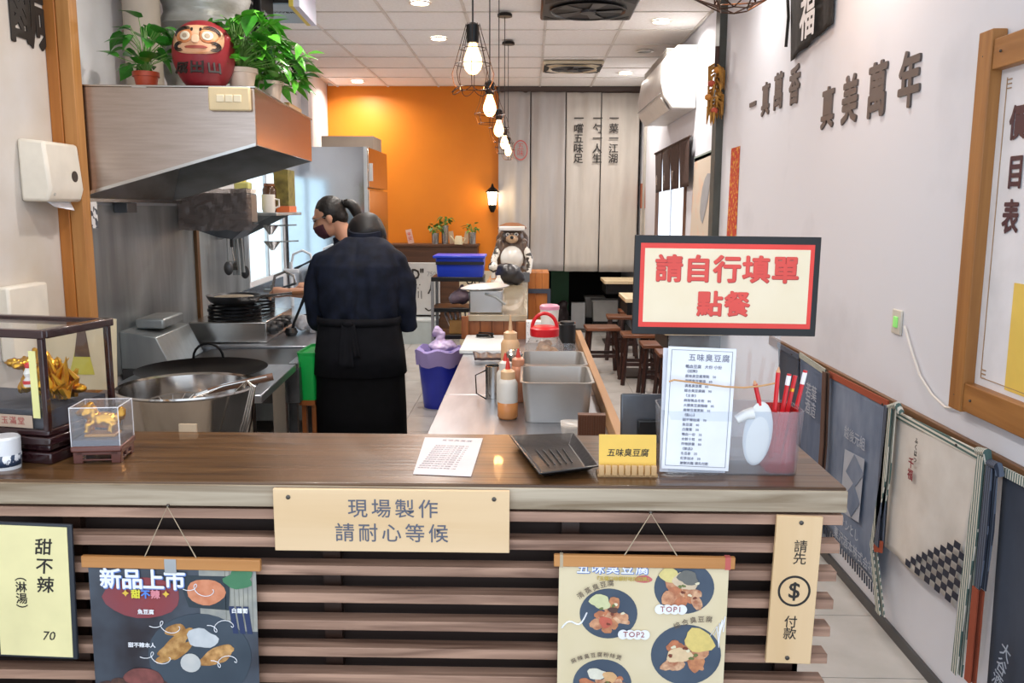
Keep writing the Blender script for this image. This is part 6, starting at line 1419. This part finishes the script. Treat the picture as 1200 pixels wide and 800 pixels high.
fan(.43, 8.98, 'cream square fan cassette with dark openings further back in the ceiling', M('fan_cream', '#d9cdb4', .5), M('fan_blade_dark', '#26262a', .4), .30)
# pendants
wire = M('dark_copper_wire', '#3c2e28', .35, .9); bulb_m = M('glowing_bulb', '#ffc98c', .3, emit=7); cord_m = M('pendant_cord', '#1c1917', .6)
names = ['largest caged pendant bulb, nearest the camera', 'second caged pendant bulb from the camera', 'third caged pendant bulb in the row', 'fourth caged pendant bulb in the row', 'fifth and furthest caged pendant bulb']
def pendant(k, y, zbulb, style):
    x = -.19; P = (x, y, zbulb); t = thing('pendant_lamp', names[k], 'lamp', P, group='row of caged pendant bulbs')
    B().lathe([(.055, 0), (.055, .018), (.045, .026), (.01, .03)], 24).build('canopy', black_mt, t, loc=(0, 0, ZC2-zbulb-.03))
    B().tube([(0, 0, .115), (0, 0, ZC2-zbulb-.03)], .003, 6).build('cord', cord_m, t)
    B().lathe([(.016, .058), (.020, .06), (.022, .115), (.012, .122), (.004, .125)], 16).build('socket', black_mt, t)
    B().lathe([(.001, -.042), (.014, -.039), (.026, -.026), (.031, -.008), (.029, .010), (.021, .032), (.014, .052), (.013, .06)], 20).build('bulb', bulb_m, t)
    b = B(); n = 8
    if style == 0:
        pr_ = [(.022, .12), (.030, .09), (.045, .04), (.060, -.01), (.070, -.04), (.064, -.07), (.055, -.085)]; lv = [(.045, .04), (.060, -.01), (.056, -.085)]
    else:
        pr_ = [(.020, .115), (.036, .08), (.050, .02), (.072, -.03), (.055, -.075)] if style == 1 else [(.020, .115), (.050, .07), (.062, .01), (.05, -.05), (.03, -.075)]; lv = [(.036, .08), (.072, -.03), (.055, -.075)] if style == 1 else [(.05, .07), (.062, .01), (.03, -.075)]
    for i in range(n): a_ = 2*PI*i/n; b.tube([(r_*math.cos(a_), r_*math.sin(a_), z) for r_, z in pr_], .0012, 4)
    for r_, z in lv: b.tube([(r_*math.cos(2*PI*i/24), r_*math.sin(2*PI*i/24), z) for i in range(25)], .0014, 4)
    if style == 0:
        for i in range(8): a_ = 2*PI*i/8; b.tube([((.056+.018*math.sin(PI*j/8))*math.cos(a_+j*.098), (.056+.018*math.sin(PI*j/8))*math.sin(a_+j*.098), -.085-.018*math.sin(PI*j/8)) for j in range(9)], .0014, 4)
    b.build('wire_cage', wire, t); light('POINT', 'bulb_light', (x, y, zbulb-.055), BULB_POWER, '#ffb46b', .03)
for k, (y, py) in enumerate(((2.94, 72), (4.17, 126), (5.40, 152), (6.63, 168), (7.72, 177))): pendant(k, y, at(600, py, y=y).z, (0, 1, 2, 1, 2)[k])
# geometric wire pendant at top right
P = at(860, 12, y=3.6); t = thing('geometric_pendant', 'open geometric wire pendant lamp at the top right edge', 'lamp', (P.x, 3.6, P.z)); b = B()
lo = [(.06*math.cos(2*PI*k/6+.3), .06*math.sin(2*PI*k/6+.3), .0) for k in range(6)]; mi = [(.165*math.cos(2*PI*k/6+.8), .165*math.sin(2*PI*k/6+.8), .055) for k in range(6)]; hi = [(.10*math.cos(2*PI*k/6+.3), .10*math.sin(2*PI*k/6+.3), .25) for k in range(6)]
for k in range(6):
    for A_, B_ in ((lo[k], lo[(k+1) % 6]), (lo[k], mi[k]), (lo[(k+1) % 6], mi[k]), (mi[k], mi[(k+1) % 6]), (mi[k], hi[k]), (mi[k], hi[(k+1) % 6]), (hi[k], hi[(k+1) % 6]), (hi[k], (0, 0, .33))): b.tube([A_, B_], .003, 5)
b.build('wire_frame', wire, t); B().tube([(0, 0, .30), (0, 0, ZC2-P.z)], .003, 6).build('cord', cord_m, t); B().lathe([(.02, .24), (.022, .32)], 14).build('socket', black_mt, t); B().ball((0, 0, .20), (.03, .03, .045)).build('bulb', bulb_m, t)
light('POINT', 'geometric_pendant_light', (P.x, 3.6, P.z+.12), BULB_POWER*1.3, '#ffb46b', .03)
